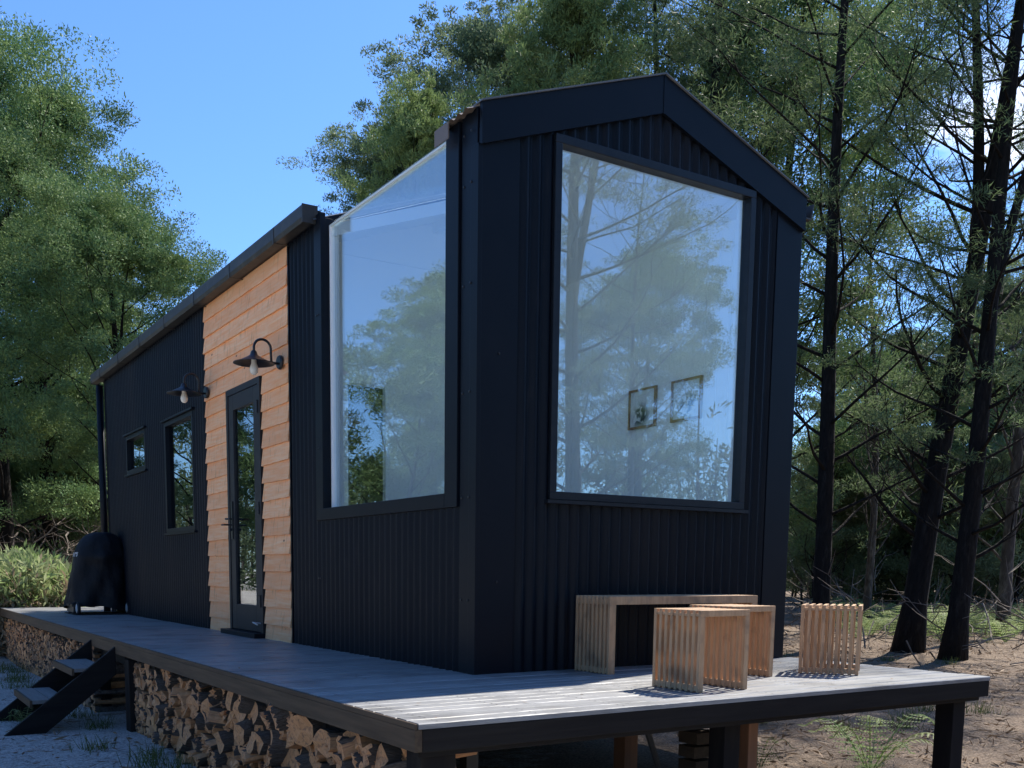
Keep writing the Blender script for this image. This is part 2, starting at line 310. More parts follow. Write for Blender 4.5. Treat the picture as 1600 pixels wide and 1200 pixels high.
# ------------------------------------------------------------------ the house
W, HE, HR, L_ = 2.4, 2.90, 3.32, 8.9
PITCH = (HR-HE)/(W/2)
def roofz(x): return HR-abs(x-W/2)*PITCH
house = thing('tiny_house', 'dark corrugated steel cabin with timber entrance panel and big corner window', 'house')
def corr(mb, axis, s0, s1, zb, zt, off, amp=0.009, pitch=0.076, sgn=-1, mi=0):
    """corrugated sheet along y (axis 1, at x=off) or x (axis 0, at y=off); zt may be a function of s"""
    n = max(2, int((s1-s0)/pitch*10)); vs = []
    for i in range(n+1):
        s = s0+(s1-s0)*i/n; d = off+sgn*(amp*math.sin(2*math.pi*s/pitch)-amp)*-1
        z1 = zt(s) if callable(zt) else zt; z0 = zb(s) if callable(zb) else zb
        for z in (z0, z1): vs.append((d, s, z) if axis == 1 else (s, d, z))
    mb.add(vs, [(2*i, 2*i+1, 2*i+3, 2*i+2) for i in range(n)], mi)
ZB = -0.03
# long side (x=0)
mb = MB()
WIN = [(6.90, 7.80, 1.66, 2.10), (5.08, 6.10, 0.93, 2.06)]   # y0,y1,z0,z1
ys = [4.70, 5.08, 6.10, 6.90, 7.80, L_]
corr(mb, 1, 4.70, 5.08, ZB, 2.93, 0.0); corr(mb, 1, 6.10, 6.90, ZB, 2.93, 0.0); corr(mb, 1, 7.80, L_-.02, ZB, 2.93, 0.0)
for y0, y1, z0, z1 in WIN: corr(mb, 1, y0, y1, ZB, z0, 0.0); corr(mb, 1, y0, y1, z1, 2.93, 0.0)
mb.build('side_cladding', M['navy'], house, smooth=True); mb = MB()
corr(mb, 1, 2.10, 2.61, ZB, 2.93, 0.0); corr(mb, 1, 0.16, 2.10, ZB, 0.95, 0.0)
mb.build('side_cladding', M['navy'], house, smooth=True)
# gable end (y=0)
mb = MB()
GX0, GX1, GZ0, GZ1 = 0.46, 1.965, 0.955, 2.868
top = lambda x: roofz(x)-.10
corr(mb, 0, 0.235, GX0, ZB, top, 0.0); corr(mb, 0, GX1, 2.175, ZB, top, 0.0)
corr(mb, 0, GX0, GX1, ZB, GZ0, 0.0)
corr(mb, 0, GX0, 1.2, GZ1, top, 0.0); corr(mb, 0, 1.2, GX1, lambda x: min(GZ1, top(x)), top, 0.0)
mb.build('end_cladding', M['navy'], house, smooth=True)
mb = MB(); corr(mb, 1, 0, L_, ZB, 2.9, W, sgn=1); corr(mb, 0, 0, W, ZB, top, L_, sgn=1)
mb.build('rear_cladding', M['navy'], house, smooth=True)
# flashings
mb = MB()
mb.box(-.006, .235, -.014, .002, ZB, 2.80); mb.box(-.014, .002, .0025, .155, ZB, 2.90); mb.box(-.022, .004, -.022, .05, ZB, 2.72)
mb.build('corner_flashing', M['flash'], house, bevel=.002, label='wide folded steel flashing on the near corner')
mb = MB(); mb.box(2.185, 2.412, -.016, .002, ZB, 2.80); mb.box(2.395, 2.412, .004, .15, ZB, 2.8)
mb.build('corner_flashing', M['flash'], house, bevel=.002)
MB().box(2.165, 2.187, -.004, .004, ZB, 2.82).build('shadow_gap', M['black'], house)
for a_, b_ in ((2.612, 2.632), (4.68, 4.70), (L_-.06, L_+.012)): MB().box(-.014, .02, a_, b_, ZB, 2.93).build('trim_strip', M['flash'], house)
SCX = MB().lathe([(0.0, -.005), (.006, -.004), (.0075, 0)], (0, 0, 0), axis=0, n=8).mesh('screw', M['black']); SCY = MB().lathe([(0.0, -.005), (.006, -.004), (.0075, 0)], (0, 0, 0), axis=1, n=8).mesh('screw', M['black'])
def screw(me, x, y, z): o = bpy.data.objects.new('screw', me); COL.objects.link(o); o.parent = house; o.location = (x, y, z)
for y in (.045, .13):
    for z in (.4, .95, 1.5, 2.05, 2.55, 2.8): screw(SCX, -.016 if y > .05 else -.024, y, z)
for z in (.5, 1.4, 2.3): screw(SCX, -.03, 2.03, z); screw(SCX, -.03, 2.06, z)
for z in (.5, 1.7, 2.76): screw(SCY, .12, -.016, z)
for k in range(14):
    for z in (.25, .7): screw(SCY, .27+k*.152, -.004, z)
# weatherboards
mb = MB(); bh = .14; nb = 22; rr = random.Random(3)
for i in range(nb):
    z0 = i*bh-.02; z1 = min(z0+bh+.015, 2.95); dy = 0
    def wb(y0, y1):
        t1 = .030+rr.uniform(-.003, .003); j = rr.uniform(-.004, .004); k = rr.uniform(-.003, .003); n = max(2, int((y1-y0)/.12)); 
        for q in range(n):
            a = y0+(y1-y0)*q/n; b = y0+(y1-y0)*(q+1)/n
            wa = j+(k-j)*q/n+.0015*math.sin(a*37+i*5); wz = j+(k-j)*(q+1)/n+.0015*math.sin(b*37+i*5)
            mb_v = [(-t1, a, z0+wa), (.012, a, z0+wa), (.012, b, z0+wz), (-t1, b, z0+wz), (-.008, a, z1), (.012, a, z1), (.012, b, z1), (-.008, b, z1)]
            vs_.extend(mb_v)
        return
    segs = [(2.632, 3.208+rr.uniform(-.014, .005)), (4.062+rr.uniform(-.004, .016), 4.68)] if z0 < 2.05 else [(2.632, 4.68)]
    for (a, b) in segs:
        t1 = .025+rr.uniform(-.004, .004); j, k = rr.uniform(-.005, .005), rr.uniform(-.005, .005); n = max(3, int((b-a)/.09)); o = len(mb.v); vs_ = []
        for q in range(n+1):
            y = a+(b-a)*q/n; wz = j+(k-j)*q/n+.0018*math.sin(y*31+i*5)
            vs_ += [(-t1-.002*math.sin(y*13+i), y, z0+wz), (.012, y, z0+wz), (.012, y, z1), (-.007, y, z1)]
        fs_ = [(0, 1, 2, 3), (4*n+3, 4*n+2, 4*n+1, 4*n)]
        for q in range(n):
            for e in range(4): fs_.append((4*q+e, 4*q+4+e, 4*q+4+(e+1) % 4, 4*q+(e+1) % 4))
        mb.add(vs_, fs_)
mb.build('weatherboards', M['board'], house, label='unpainted orange timber weatherboards around the door')
# interior shell
mb = MB()
mb.box(W-.12, W-.10, .1, 2.55, -.02, HE)                       # right wall
for x in np.arange(0, 1): pass
mb.box(.1, GX0+.02, .08, .1, -.02, HE-.02); mb.box(GX1-.02, W-.12, .08, .1, -.02, HE-.02); mb.box(GX0+.02, GX1-.02, .08, .1, -.02, GZ0+.02)
mb.prism([(.1, HE-.03), (GX0, GZ1-.02), (GX1, GZ1-.02), (W-.1, HE-.03), (1.2, HR-.04)], 1, .08, .1)
mb.box(.08, .1, .1, .30, -.02, HE); mb.box(.08, .1, .30, 1.96, -.02, .98); mb.box(.08, .1, 1.98, 2.55, -.02, HE)
# partition with doorway
mb.box(.1, .42, 2.55, 2.58, -.02, HE); mb.box(.74, W-.12, 2.55, 2.58, -.02, HE); mb.box(.42, .74, 2.55, 2.58, 1.96, HE)
mb.prism([(.1, HE+.002), (W-.1, HE+.002), (1.2, HR-.03)], 1, 2.55, 2.58)
# far ceiling slope and near front/back ceiling slopes
for ya, yb, xa, xb in ((.02, 2.58, 1.2, W),):
    za, zb_ = roofz(xa), roofz(xb)
    mb.hexa([(xa, ya, za-.05), (xb, ya, zb_-.05), (xb, yb, zb_-.05), (xa, yb, za-.05), (xa, ya, za-.03), (xb, ya, zb_-.03), (xb, yb, zb_-.03), (xa, yb, za-.03)])
mb.hexa([(.1, 2.0, roofz(.1)-.05), (1.2, 2.0, HR-.05), (1.2, 2.58, HR-.05), (.1, 2.58, roofz(.1)-.05), (.1, 2.0, roofz(.1)-.03), (1.2, 2.0, HR-.03), (1.2, 2.58, HR-.03), (.1, 2.58, roofz(.1)-.03)])
mb.hexa([(.1, .02, roofz(.1)-.05), (1.2, .02, HR-.05), (1.2, .32, HR-.05), (.1, .32, roofz(.1)-.05), (.1, .02, roofz(.1)-.03), (1.2, .02, HR-.03), (1.2, .32, HR-.03), (.1, .32, roofz(.1)-.03)])
mb.build('interior_lining', M['white'], house, label='white lined interior walls seen through the glass')
mb = MB()
for k in range(1, 22): mb.box(W-.123, W-.119, .1+k*.115, .104+k*.115, 0, HE-.06)
mb.build('lining_joints', mat('lining joint', (.84, .84, .83), .7), house)
# window reveals (white, behind the glass)
mb = MB()
mb.box(.036, .1, .285, .30, .98, 2.86); mb.box(.036, .1, 1.965, 1.98, .98, 2.88); mb.box(.036, .1, .30, 1.965, .965, .985)
mb.box(GX0+.02, GX0+.035, .036, .08, GZ0+.02, GZ1-.02); mb.box(GX1-.035, GX1-.02, .036, .08, GZ0+.02, GZ1-.02); mb.box(GX0+.035, GX1-.035, .036, .08, GZ0+.02, GZ0+.035)
# skylight cheeks and ridge beam, doorway trim
mb.build('window_reveal', M['white'], house)
mb = MB()
for y in (.32, 1.97):
    mb.hexa([(.06, y-.02, roofz(.06)-.11), (1.17, y-.02, HR-.12), (1.17, y, HR-.12), (.06, y, roofz(.06)-.11), (.06, y-.02, roofz(.06)-.03), (1.17, y-.02, HR-.03), (1.17, y, HR-.03), (.06, y, roofz(.06)-.03)])
mb.box(1.17, 1.25, .32, 2.55, HR-.14, HR-.03)
mb.build('skylight_lining', M['white'], house)
mb = MB(); mb.box(.74, .80, 2.53, 2.549, 0, 2.03); mb.box(.36, .739, 2.53, 2.549, 1.97, 2.03) ; mb.box(.36, .42, 2.53, 2.549, 0, 1.969)
mb.build('doorway_trim', M['white'], house)
mb = MB(); mb.box(.1, W-.1, 2.6, 2.61, 0, HE) if False else None
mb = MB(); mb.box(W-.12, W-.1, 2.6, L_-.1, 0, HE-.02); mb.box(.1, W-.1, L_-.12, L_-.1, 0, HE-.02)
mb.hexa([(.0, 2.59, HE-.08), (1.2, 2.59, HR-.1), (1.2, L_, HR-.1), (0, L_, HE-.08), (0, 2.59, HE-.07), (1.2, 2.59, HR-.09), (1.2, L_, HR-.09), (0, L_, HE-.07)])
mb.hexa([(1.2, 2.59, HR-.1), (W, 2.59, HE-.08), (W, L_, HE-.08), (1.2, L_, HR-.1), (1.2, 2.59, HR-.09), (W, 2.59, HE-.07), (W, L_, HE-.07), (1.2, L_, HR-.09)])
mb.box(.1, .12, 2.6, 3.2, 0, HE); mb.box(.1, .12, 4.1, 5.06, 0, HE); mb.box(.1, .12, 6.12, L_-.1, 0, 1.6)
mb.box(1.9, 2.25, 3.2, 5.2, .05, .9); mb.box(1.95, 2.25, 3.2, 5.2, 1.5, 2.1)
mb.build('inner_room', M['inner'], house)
MB().box(.55, .75, 3.0, 3.2, 1.74, 1.82).build('pendant_shade', M['glow'], house)
MB().box(.02, W-.02, .02, L_-.02, -.24, .002).build('floor', M['floor'], house)
MB().box(.11, .78, .11, 2.52, .005, .48).build('window_seat', M['white'], house)
# picture window (gable)
def frame_rect(mb, axis, s0, s1, z0, z1, w_, d0, d1, mi=0):
    """picture-frame bars, butted; axis 0: spans x at y depth d0..d1; axis 1: spans y at x depth"""
    def bx(a, b, c, d):
        if axis == 0: mb.box(a, b, d0, d1, c, d, mi)
        else: mb.box(d0, d1, a, b, c, d, mi)
    bx(s0, s1, z0, z0+w_); bx(s0, s1, z1-w_, z1); bx(s0, s0+w_, z0+w_, z1-w_); bx(s1-w_, s1, z0+w_, z1-w_)
mb = MB(); frame_rect(mb, 0, GX0-.005, GX1+.005, GZ0, GZ1, .045, -.035, .036)
win = mb.build('picture_window', M['frame'], house, bevel=.003, label='tall picture window in the gable end')
MB().box(GX0+.04, GX1-.04, .004, .012, GZ0+.045, GZ1-.045).build('pane', M['glass'], win)
MB().box(GX0-.03, GX1+.03, -.05, .004, GZ0-.022, GZ0-.002).build('sill', M['frame'], win)
# corner window
mb = MB()
mb.box(-.028, .01, .165, .30, .905, 2.885); mb.box(-.0285, .01, .30, 2.10, .905, .985); mb.box(-.028, .01, 1.98, 2.10, .985, 2.96); mb.box(.01, .065, 1.985, 2.0, .985, 2.93)
mb.box(.01, .065, .30, 1.985, .965, .985)
win = mb.build('corner_window', M['flash'], house, bevel=.003, label='tall side window that wraps over into the roof')
MB().box(.052, .060, .30, 1.985, .985, 2.885).build('pane', M['glass'], win)
z0 = 2.888; z1 = HR-.004; ng = MB()
ng.hexa([(.045, .325, z0), (1.2, .325, z1-.004), (1.2, 1.985, z1-.004), (.045, 1.985, z0), (.045, .325, z0+.008), (1.2, .325, z1+.004), (1.2, 1.985, z1+.004), (.045, 1.985, z0+.008)])
ng.build('skylight_pane', M['skyglass'], win)
MB().box(.038, .052, .30, 1.985, 2.872, 2.884).build('glass_edge', mat('pale glass edge', (.65, .72, .7), .3), win)
# small windows on the side
for (y0, y1, z0, z1), lab in zip(WIN, ('small square window near the far end', 'tall narrow window left of the timber panel')):
    mb = MB(); frame_rect(mb, 1, y0, y1, z0, z1, .045, -.022, .05); wf = mb.build('window', M['flash'], house, bevel=.002, label=lab)
    MB().box(.02, .028, y0+.045, y1-.045, z0+.045, z1-.045).build('pane', M['glassdark'], wf)
    MB().box(-.045, -.002, y0-.05, y1+.05, z1+.003, z1+.022).build('head_flashing', M['flash'], wf)
    MB().box(-.04, -.002, y0-.04, y1+.05, z0-.022, z0-.003).build('sill', M['flash'], wf)
# door
mb = MB()
D0, D1, DZ = 3.215, 4.055, 2.08
mb.box(-.03, .08, D0, D0+.05, .03, DZ); mb.box(-.03, .08, D1-.05, D1, .03, DZ); mb.box(-.03, .08, D0+.05, D1-.05, DZ-.05, DZ)
door = MB()
a, b = D0+.053, D1-.053
door.box(-.024, .02, a, a+.115, .045, DZ-.053); door.box(-.024, .02, b-.115, b, .045, DZ-.053); door.box(-.024, .02, a+.115, b-.115, .045, .26); door.box(-.024, .02, a+.115, b-.115, DZ-.18, DZ-.053)
door = door.build('door', M['doorp'], house, bevel=.003, label='charcoal framed glass entrance door')
mb.build('door_frame', M['doorp'], door)
MB().box(-.004, .004, a+.115, b-.115, .26, DZ-.18).build('pane', M['glassdark'], door)
mb = MB(); mb.box(-.034, -.024, b-.075, b-.035, .82, 1.14); mb.tube([(-.034, b-.055, .99), (-.085, b-.055, .99), (-.085, b-.17, .985)], .009, 8); mb.tube([(-.034, b-.055, .90), (-.055, b-.055, .90)], .013, 8)
mb.tube([(-.034, b-.055, .94), (-.1, b-.055, .94), (-.1, b+.01, .94)], .007, 8)
mb.build('handle', M['black'], door, smooth=False)
for z in (.3, 1.05, 1.85): MB().tube([(-.036, D0+.05, z-.05), (-.036, D0+.05, z+.05)], .009, 8).build('hinge', M['black'], door)
MB().tube([(-.03, D0+.06, .12), (-.10, D0+.05, .13), (-.10, D0-.06, .115)], .006, 6).build('door_hook', M['hub'], door)
MB().box(-.11, .03, D0-.01, D1+.03, .0, .04).build('threshold', M['flash'], door, bevel=.004)
# downpipe at the far corner
mb = MB(); mb.tube([(-.06, L_+.05, 2.86), (-.06, L_+.05, -.02)], .045, 10); mb.build('downpipe', M['flash'], house, smooth=True)
# barge boards (gable fascia)
def sloped(mb, xa, xb, d0, d1, ya, yb):
    za, zb = roofz(xa), roofz(xb)
    mb.hexa([(xa, ya, za+d0), (xb, ya, zb+d0), (xb, yb, zb+d0), (xa, yb, za+d0), (xa, ya, za+d1), (xb, ya, zb+d1), (xb, yb, zb+d1), (xa, yb, za+d1)])
for xa, xb in ((-.012, 1.2), (1.2, 2.412)):
    mb = MB(); sloped(mb, xa, xb, -.185, .018, -.040, -.016); mb.build('barge_board', M['flash'], house)
mb = MB(); sloped(mb, -.02, 1.2, .018, .026, -.052, .06); sloped(mb, 1.2, 2.42, .018, .026, -.052, .06); mb.build('barge_capping', M['roof'], house)
mb = MB(); mb.box(1.194, 1.206, -.043, -.040, HR-.19, HR+.018); mb.build('ridge_joint', M['flash'], house)
# roof sheets: corrugations run down the slope
def roofsheet(mb, side, y0, y1, x_in, x_out, lift=.012, amp=.009, pitch=.076):
    n = int((y1-y0)/pitch*8); vs = []
    for i in range(n+1):
        y = y0+(y1-y0)*i/n; d = amp*math.sin(2*math.pi*y/pitch)+lift
        for x in (x_in, x_out): vs.append((x, y, roofz(x)+d if 0 <= x <= W else HE-(abs(x-(W if x > 1 else 0)))*PITCH+d))
    mb.add(vs, [(2*i, 2*i+1, 2*i+3, 2*i+2) for i in range(n)])
mb = MB(); roofsheet(mb, 0, .0, .32, 1.2, -.075, .004); mb.build('roof_strip', [M['zinc']], house, smooth=True, label='narrow corrugated roof strip above the near corner')
MB().box(-.078, -.072, .19, .335, 2.80, 2.882).build('strip_fascia', M['zinc'], house)
mb = MB(); roofsheet(mb, 0, 2.04, L_+.2, 1.2, -.05, .045); roofsheet(mb, 1, .0, L_+.2, 1.2, W+.06, .012); mb.build('roof', M['roof'], house, smooth=True)
mb = MB(); sloped(mb, -.02, 1.2, -.06, .034, 2.0, 2.045); mb.build('roof_edge', M['flash'], house)
mb = MB(); mb.box(1.1, 1.3, 2.04, L_+.2, HR+.02, HR+.06); mb.box(1.17, 1.24, .0, 2.04, HR+.008, HR+.03); mb.build('ridge_cap', M['roof'], house)
# soffit and gutters
mb = MB()
prof = [(-.012, 2.92), (-.012, 2.83), (-.045, 2.80), (-.115, 2.80), (-.125, 2.83), (-.125, 2.90), (-.118, 2.915), (-.112, 2.90), (-.112, 2.835), (-.04, 2.815), (-.02, 2.835), (-.02, 2.92)]
dz = .105
mb.prism([(x, z+dz) for x, z in prof], 1, 2.07, L_+.25)
mb.box(-.125, -.012, 2.06, 2.072, 2.90, 3.02); mb.box(-.125, -.012, L_+.25, L_+.26, 2.90, 3.02)
mb.build('gutter', M['gutter'], house)
for y in np.arange(2.6, L_, 1.0): mb = MB(); mb.box(-.1275, -.008, y, y+.02, 2.902, 2.906); mb.box(-.1285, -.1255, y, y+.02, 2.90, 3.01); mb.build('gutter_bracket', M['gutter'], house)
mb = MB(); mb.box(-.05, .0, 2.08, L_+.1, 2.915, 2.93); mb.box(-.02, .02, 2.08, L_, 2.93, 3.0); mb.build('eave_flashing', M['flash'], house)
mb = MB(); mb.prism([(W+.012, 2.90), (W+.012, 2.80), (W+.1, 2.80), (W+.12, 2.90), (W+.11, 2.90), (W+.092, 2.81), (W+.02, 2.81), (W+.02, 2.90)], 1, -.01, L_+.2)
mb.build('gutter', M['gutter'], house)
# trailer under the house
mb = MB(); mb.box(.25, .33, .1, L_, -.40, -.245); mb.box(W-.33, W-.25, .1, L_, -.40, -.245)
for y in np.arange(.3, L_, 1.1): mb.box(.33, W-.33, y, y+.07, -.36, -.25)
mb.tube([(.55, -.9, -.34), (1.2, -1.1, -.66)], .02, 6) if False else None
mb.build('trailer_chassis', M['chassis'], house)
for y in (4.6, 5.45):
    for x in (.22, W-.42):
        MB().lathe([(0, 0), (.2, 0), (.31, .02), (.33, .06), (.33, .15), (.31, .19), (.2, .2), (0, .2)], (x, y, -.36), axis=0, n=24).build('trailer_wheel', M['rubber'], house, smooth=False)

# ------------------------------------------------------------------ pictures inside
def art_mat(seed, c):
    m = bpy.data.materials.new('ink drawing'); m.use_nodes = True; t = m.node_tree; b = t.nodes['Principled BSDF']; L = t.links.new
    co = N(t, 'ShaderNodeTexCoord'); mp = N(t, 'ShaderNodeMapping'); mp.inputs['Location'].default_value = (0, seed*.31, seed*.17); L(co.outputs['Object'], mp.inputs[0])
    n = N(t, 'ShaderNodeTexNoise', _Scale=14.0, _Detail=6.0, _Distortion=1.0); L(mp.outputs[0], n.inputs['Vector'])
    gr = N(t, 'ShaderNodeVectorMath', operation='DISTANCE'); gr.inputs[1].default_value = c; L(co.outputs['Object'], gr.inputs[0])
    r = N(t, 'ShaderNodeMapRange'); r.inputs[1].default_value = .11; r.inputs[2].default_value = .05; L(gr.outputs['Value'], r.inputs[0])
    r2 = N(t, 'ShaderNodeMapRange'); r2.inputs[1].default_value = .40; r2.inputs[2].default_value = .50; L(n.outputs[0], r2.inputs[0])
    mu = N(t, 'ShaderNodeMath', operation='MULTIPLY'); L(r.outputs[0], mu.inputs[0]); L(r2.outputs[0], mu.inputs[1])
    x = N(t, 'ShaderNodeMix', data_type='RGBA'); x.inputs[6].default_value = (.74, .76, .74, 1); x.inputs[7].default_value = (.01, .03, .035, 1); L(mu.outputs[0], x.inputs[0]); L(x.outputs[2], b.inputs['Base Color'])
    return m
for i, (yc, lab) in enumerate(((1.29, 'wood framed ink picture on the far inside wall, left one of the pair'), (.825, 'wood framed ink picture on the far inside wall, right one of the pair'))):
    t = thing('picture', lab, 'picture', (W-.124, yc, 1.78), group='framed pictures inside the cabin')
    mb = MB(); frame_rect(mb, 1, -.15, .15, -.145, .145, .016, -.022, 0); mb.build('frame', M['picframe'], t)
    MB().box(-.012, -.004, -.134, .134, -.129, .129).build('print', art_mat(i+1, (-.01, .02 if i == 0 else -.02, -.05)), t)

# ------------------------------------------------------------------ barn lamps
def barn_lamp():
    t = thing('wall_lamp', '', 'lamp')
    MB().lathe([(0, -.022), (.045, -.022), (.052, -.012), (.052, 0)], (0, 0, 0), axis=0, n=24).build('wall_plate', M['black'], t, smooth=False)
    pts = [(-.015, 0, -.01), (-.06, 0, -.01), (-.075, 0, .0)]
    for k in range(0, 15):
        a = math.radians(-10+ k*14.2); pts.append((-.143+.066*math.cos(a), 0, .085+.066*math.sin(a)))
    pts.append((-.21, 0, .03))
    MB().tube(pts, .0095, 10).build('arm', M['black'], t, smooth=True)
    pr = [(.016, .062), (.022, .052), (.030, .030), (.048, .018), (.075, .005), (.118, -.018), (.150, -.026), (.152, -.031), (.148, -.030), (.116, -.023), (.072, .0), (.045, .012), (.02, .02)]
    MB().lathe(pr, (-.21, 0, -.0), n=40).build('shade', M['black'], t, smooth=True)
    bl = MB().lathe([(.018, .012), (.020, -.030), (.030, -.055), (.033, -.075), (.026, -.098), (.012, -.110), (0, -.112)], (-.21, 0, 0), n=20).build('bulb', M['bulb'], t, smooth=True)
    return t
lampA = barn_lamp(); lampA.location = (-.03, 2.74, 2.10); lampA['group'] = 'barn lamps on the timber wall'
tag(lampA, 'black gooseneck barn lamp high on the timber boards, right of the door', 'lamp', 'barn lamps on the timber wall')
lampB = copy_tree(lampA); lampB.location = (-.03, 4.57, 2.145); lampB['label'] = 'black gooseneck barn lamp at the left edge of the timber boards, above the narrow window'

# ------------------------------------------------------------------ deck
XL, XR, DY, YF = -1.104, 2.45, -1.372, 11.0
deck = thing('timber_deck', 'long low timber deck around the cabin with weathered grey boards', 'deck')
mb = MB(); pitch = .0935; y = DY-.034; rr = random.Random(5); i = 0
while y < YF-.05:
    x1 = XR+.032 if y+.088 < .0 else 0.03
    if y > L_: x1 = XR-.1
    dz = rr.uniform(-.0015, .0015); g = rr.uniform(.008, .012)
    # reeded board: chamfered edges
    y1 = y+pitch-g; xa = XL-.019+rr.uniform(0, .002)
    mb.prism([(y, -.022), (y1, -.022), (y1, -.004+dz), (y1-.004, dz), (y+.004, dz), (y, -.004+dz)], 0, xa, x1)
    y += pitch; i += 1
y = DY-.034
while y < 7:
    for x in np.arange(XL+.07, XR-.02 if y+.088 < 0 else -.02, .45):
        for q in (.022, .060): mb.add([(x-.0035, y+q-.0035, .0022), (x+.0035, y+q-.0035, .0022), (x+.0035, y+q+.0035, .0022), (x-.0035, y+q+.0035, .0022)], [(0, 1, 2, 3)], 1)
    y += pitch
mb.build('decking', [M['deckwood'], M['black']], deck)
mb = MB(); mb.box(XL-.032, XL, DY-.03, YF, -.108, -.0235); mb.box(XL-.0325, XL-.021, DY-.031, YF, -.0235, -.001); mb.build('side_fascia', M['fascia'], deck, bevel=.003)
mb = MB(); mb.box(XL-.0, XR+.03, DY-.032, DY, -.110, -.0235); mb.box(XR, XR+.03, DY, 0, -.110, -.0235); mb.box(XL+.002, XR, DY+.002, DY+.045, -.135, -.04); mb.build('front_fascia', M['fasciadark'], deck, bevel=.003)
mb = MB()
for x in np.arange(XL+.05, XR, .45): mb.box(x, x+.045, DY+.05, -.02, -.13, -.024)
for y in np.arange(.2, YF, .45): mb.box(XL+.002, 0, y, y+.045, -.13, -.024)
mb.box(XL+.1, XL+.19, DY+.05, YF-.1, -.22, -.132)
mb.build('joists', M['fasciadark'], deck)
def post(x, y, wx=.09, mt='post', top_=-.132, wy=None, label=None):
    mb = MB(); mb.box(x-wx, x+wx, y-(wy or wx), y+(wy or wx), -1.0, top_); return mb.build('post', M[mt], deck, bevel=.004, label=label)
post(2.36, -1.26, .055); post(XL+.09, DY+.10, .058, label='near corner post at the end of the firewood'); post(.70, -1.16, .052); post(1.04, -1.0, .034, 'pine', label='orange unpainted timber post'); post(.95, -.15, .05, 'pine')
for y in (1.05, 2.65, 4.75, 6.2, 7.8, 9.4, 10.8): post(XL+.13, y, .045)
post(XL+.06, 3.25, .07)
MB().tube([(.35, -1.0, -.2), (.95, -.6, -.85)], .016, 8).build('brace', M['chassis'], deck)
MB().box(XL+.5, XL+.56, -.9, -.84, -.4, -.16).build('bracket', M['gutter'], deck)

# stacked offcuts beside the middle post
mb = MB(); rr = random.Random(2)
for k in range(6):
    z = GZ+k*.075; mb.box(.80+rr.uniform(-.02, .02), .95, -.86+rr.uniform(-.02, .02), -.74, z, z+.06)
tag(mb.build('timber_offcuts', M['fascia']), 'low stack of short sawn timber blocks under the deck behind the middle post', 'timber')

# steps
st = thing('deck_steps', 'dark timber steps with two grey treads leaning against the deck edge', 'steps', (XL-.03, 4.0, 0))
for yy in (-.47, .45):
    mb = MB(); mb.prism([(0.0, -.05), (-.93, -.78), (-.66, -.80), (0.0, -.27)], 1, yy-.02, yy+.02); mb.build('stringer', M['fasciadark'], st, bevel=.003)
for xa, z in ((-.174, -.215), (-.484, -.445)):
    mb = MB(); mb.box(xa, xa+.125, -.448, .428, z-.03, z); mb.box(xa-.13, xa-.005, -.448, .428, z-.03, z)
    t = mb.build('tread', M['tread'], st, bevel=.003)
    MB().box(xa-.15, xa-.1305, -.448, .428, z-.055, z-.002).build('nosing', M['fascia'], t)

# ------------------------------------------------------------------ slatted furniture
def slatted(name, s, w_, h, n, t_=.036):
    """slat loops up one side, across the top and down the other, with spacer rails at feet and corners"""
    root = thing(name, '', 'stool'); g = 1.05; pw = w_/(n+(n-1)*g); st_ = pw*(1+g)
    mt = M['teak']
    for side in (0, 1):
        x0, x1 = (0, t_) if side == 0 else (s-t_, s)
        mb = MB()
        for k in range(n): mb.box(x0, x1, k*st_, k*st_+pw, 0, h-t_)
        for k in range(n-1): mb.box(x0+.003, x1-.003, k*st_+pw, (k+1)*st_, 0.006, .034)
        mb.build('side_panel', mt, root, bevel=.0015)
    mb = MB()
    for k in range(n): mb.box(0, s, k*st_, k*st_+pw, h-t_, h)
    for k in range(n-1):
        mb.box(.004, t_, k*st_+pw, (k+1)*st_, h-t_, h-.016); mb.box(s-t_, s-.004, k*st_+pw, (k+1)*st_, h-t_, h-.016)
    mb.build('top', mt, root, bevel=.0015)
    return root
stool = slatted('slatted_stool', .324, .315, .383, 9, .030)
G = 'slatted wooden stools on the deck'
tag(stool, 'slatted wooden stool nearest the deck edge, in front of the others', 'stool', G); stool.location = (.47, -1.206, .001); stool.rotation_euler.z = .007
s2 = copy_tree(stool); s2['label'] = 'slatted wooden stool half hidden behind the front stool'; s2.location = (1.041, -.857, .001)
s3 = copy_tree(stool); s3['label'] = 'slatted wooden stool standing alone at the right of the deck'; s3.location = (1.844, -1.034, .001); s3.rotation_euler.z = .622
bench = slatted('slatted_bench', 1.14, .30, .425, 9, .045); tag(bench, 'long slatted wooden bench against the corrugated end wall', 'bench'); bench.location = (.63, -.36, .001); bench.rotation_euler.z = 0

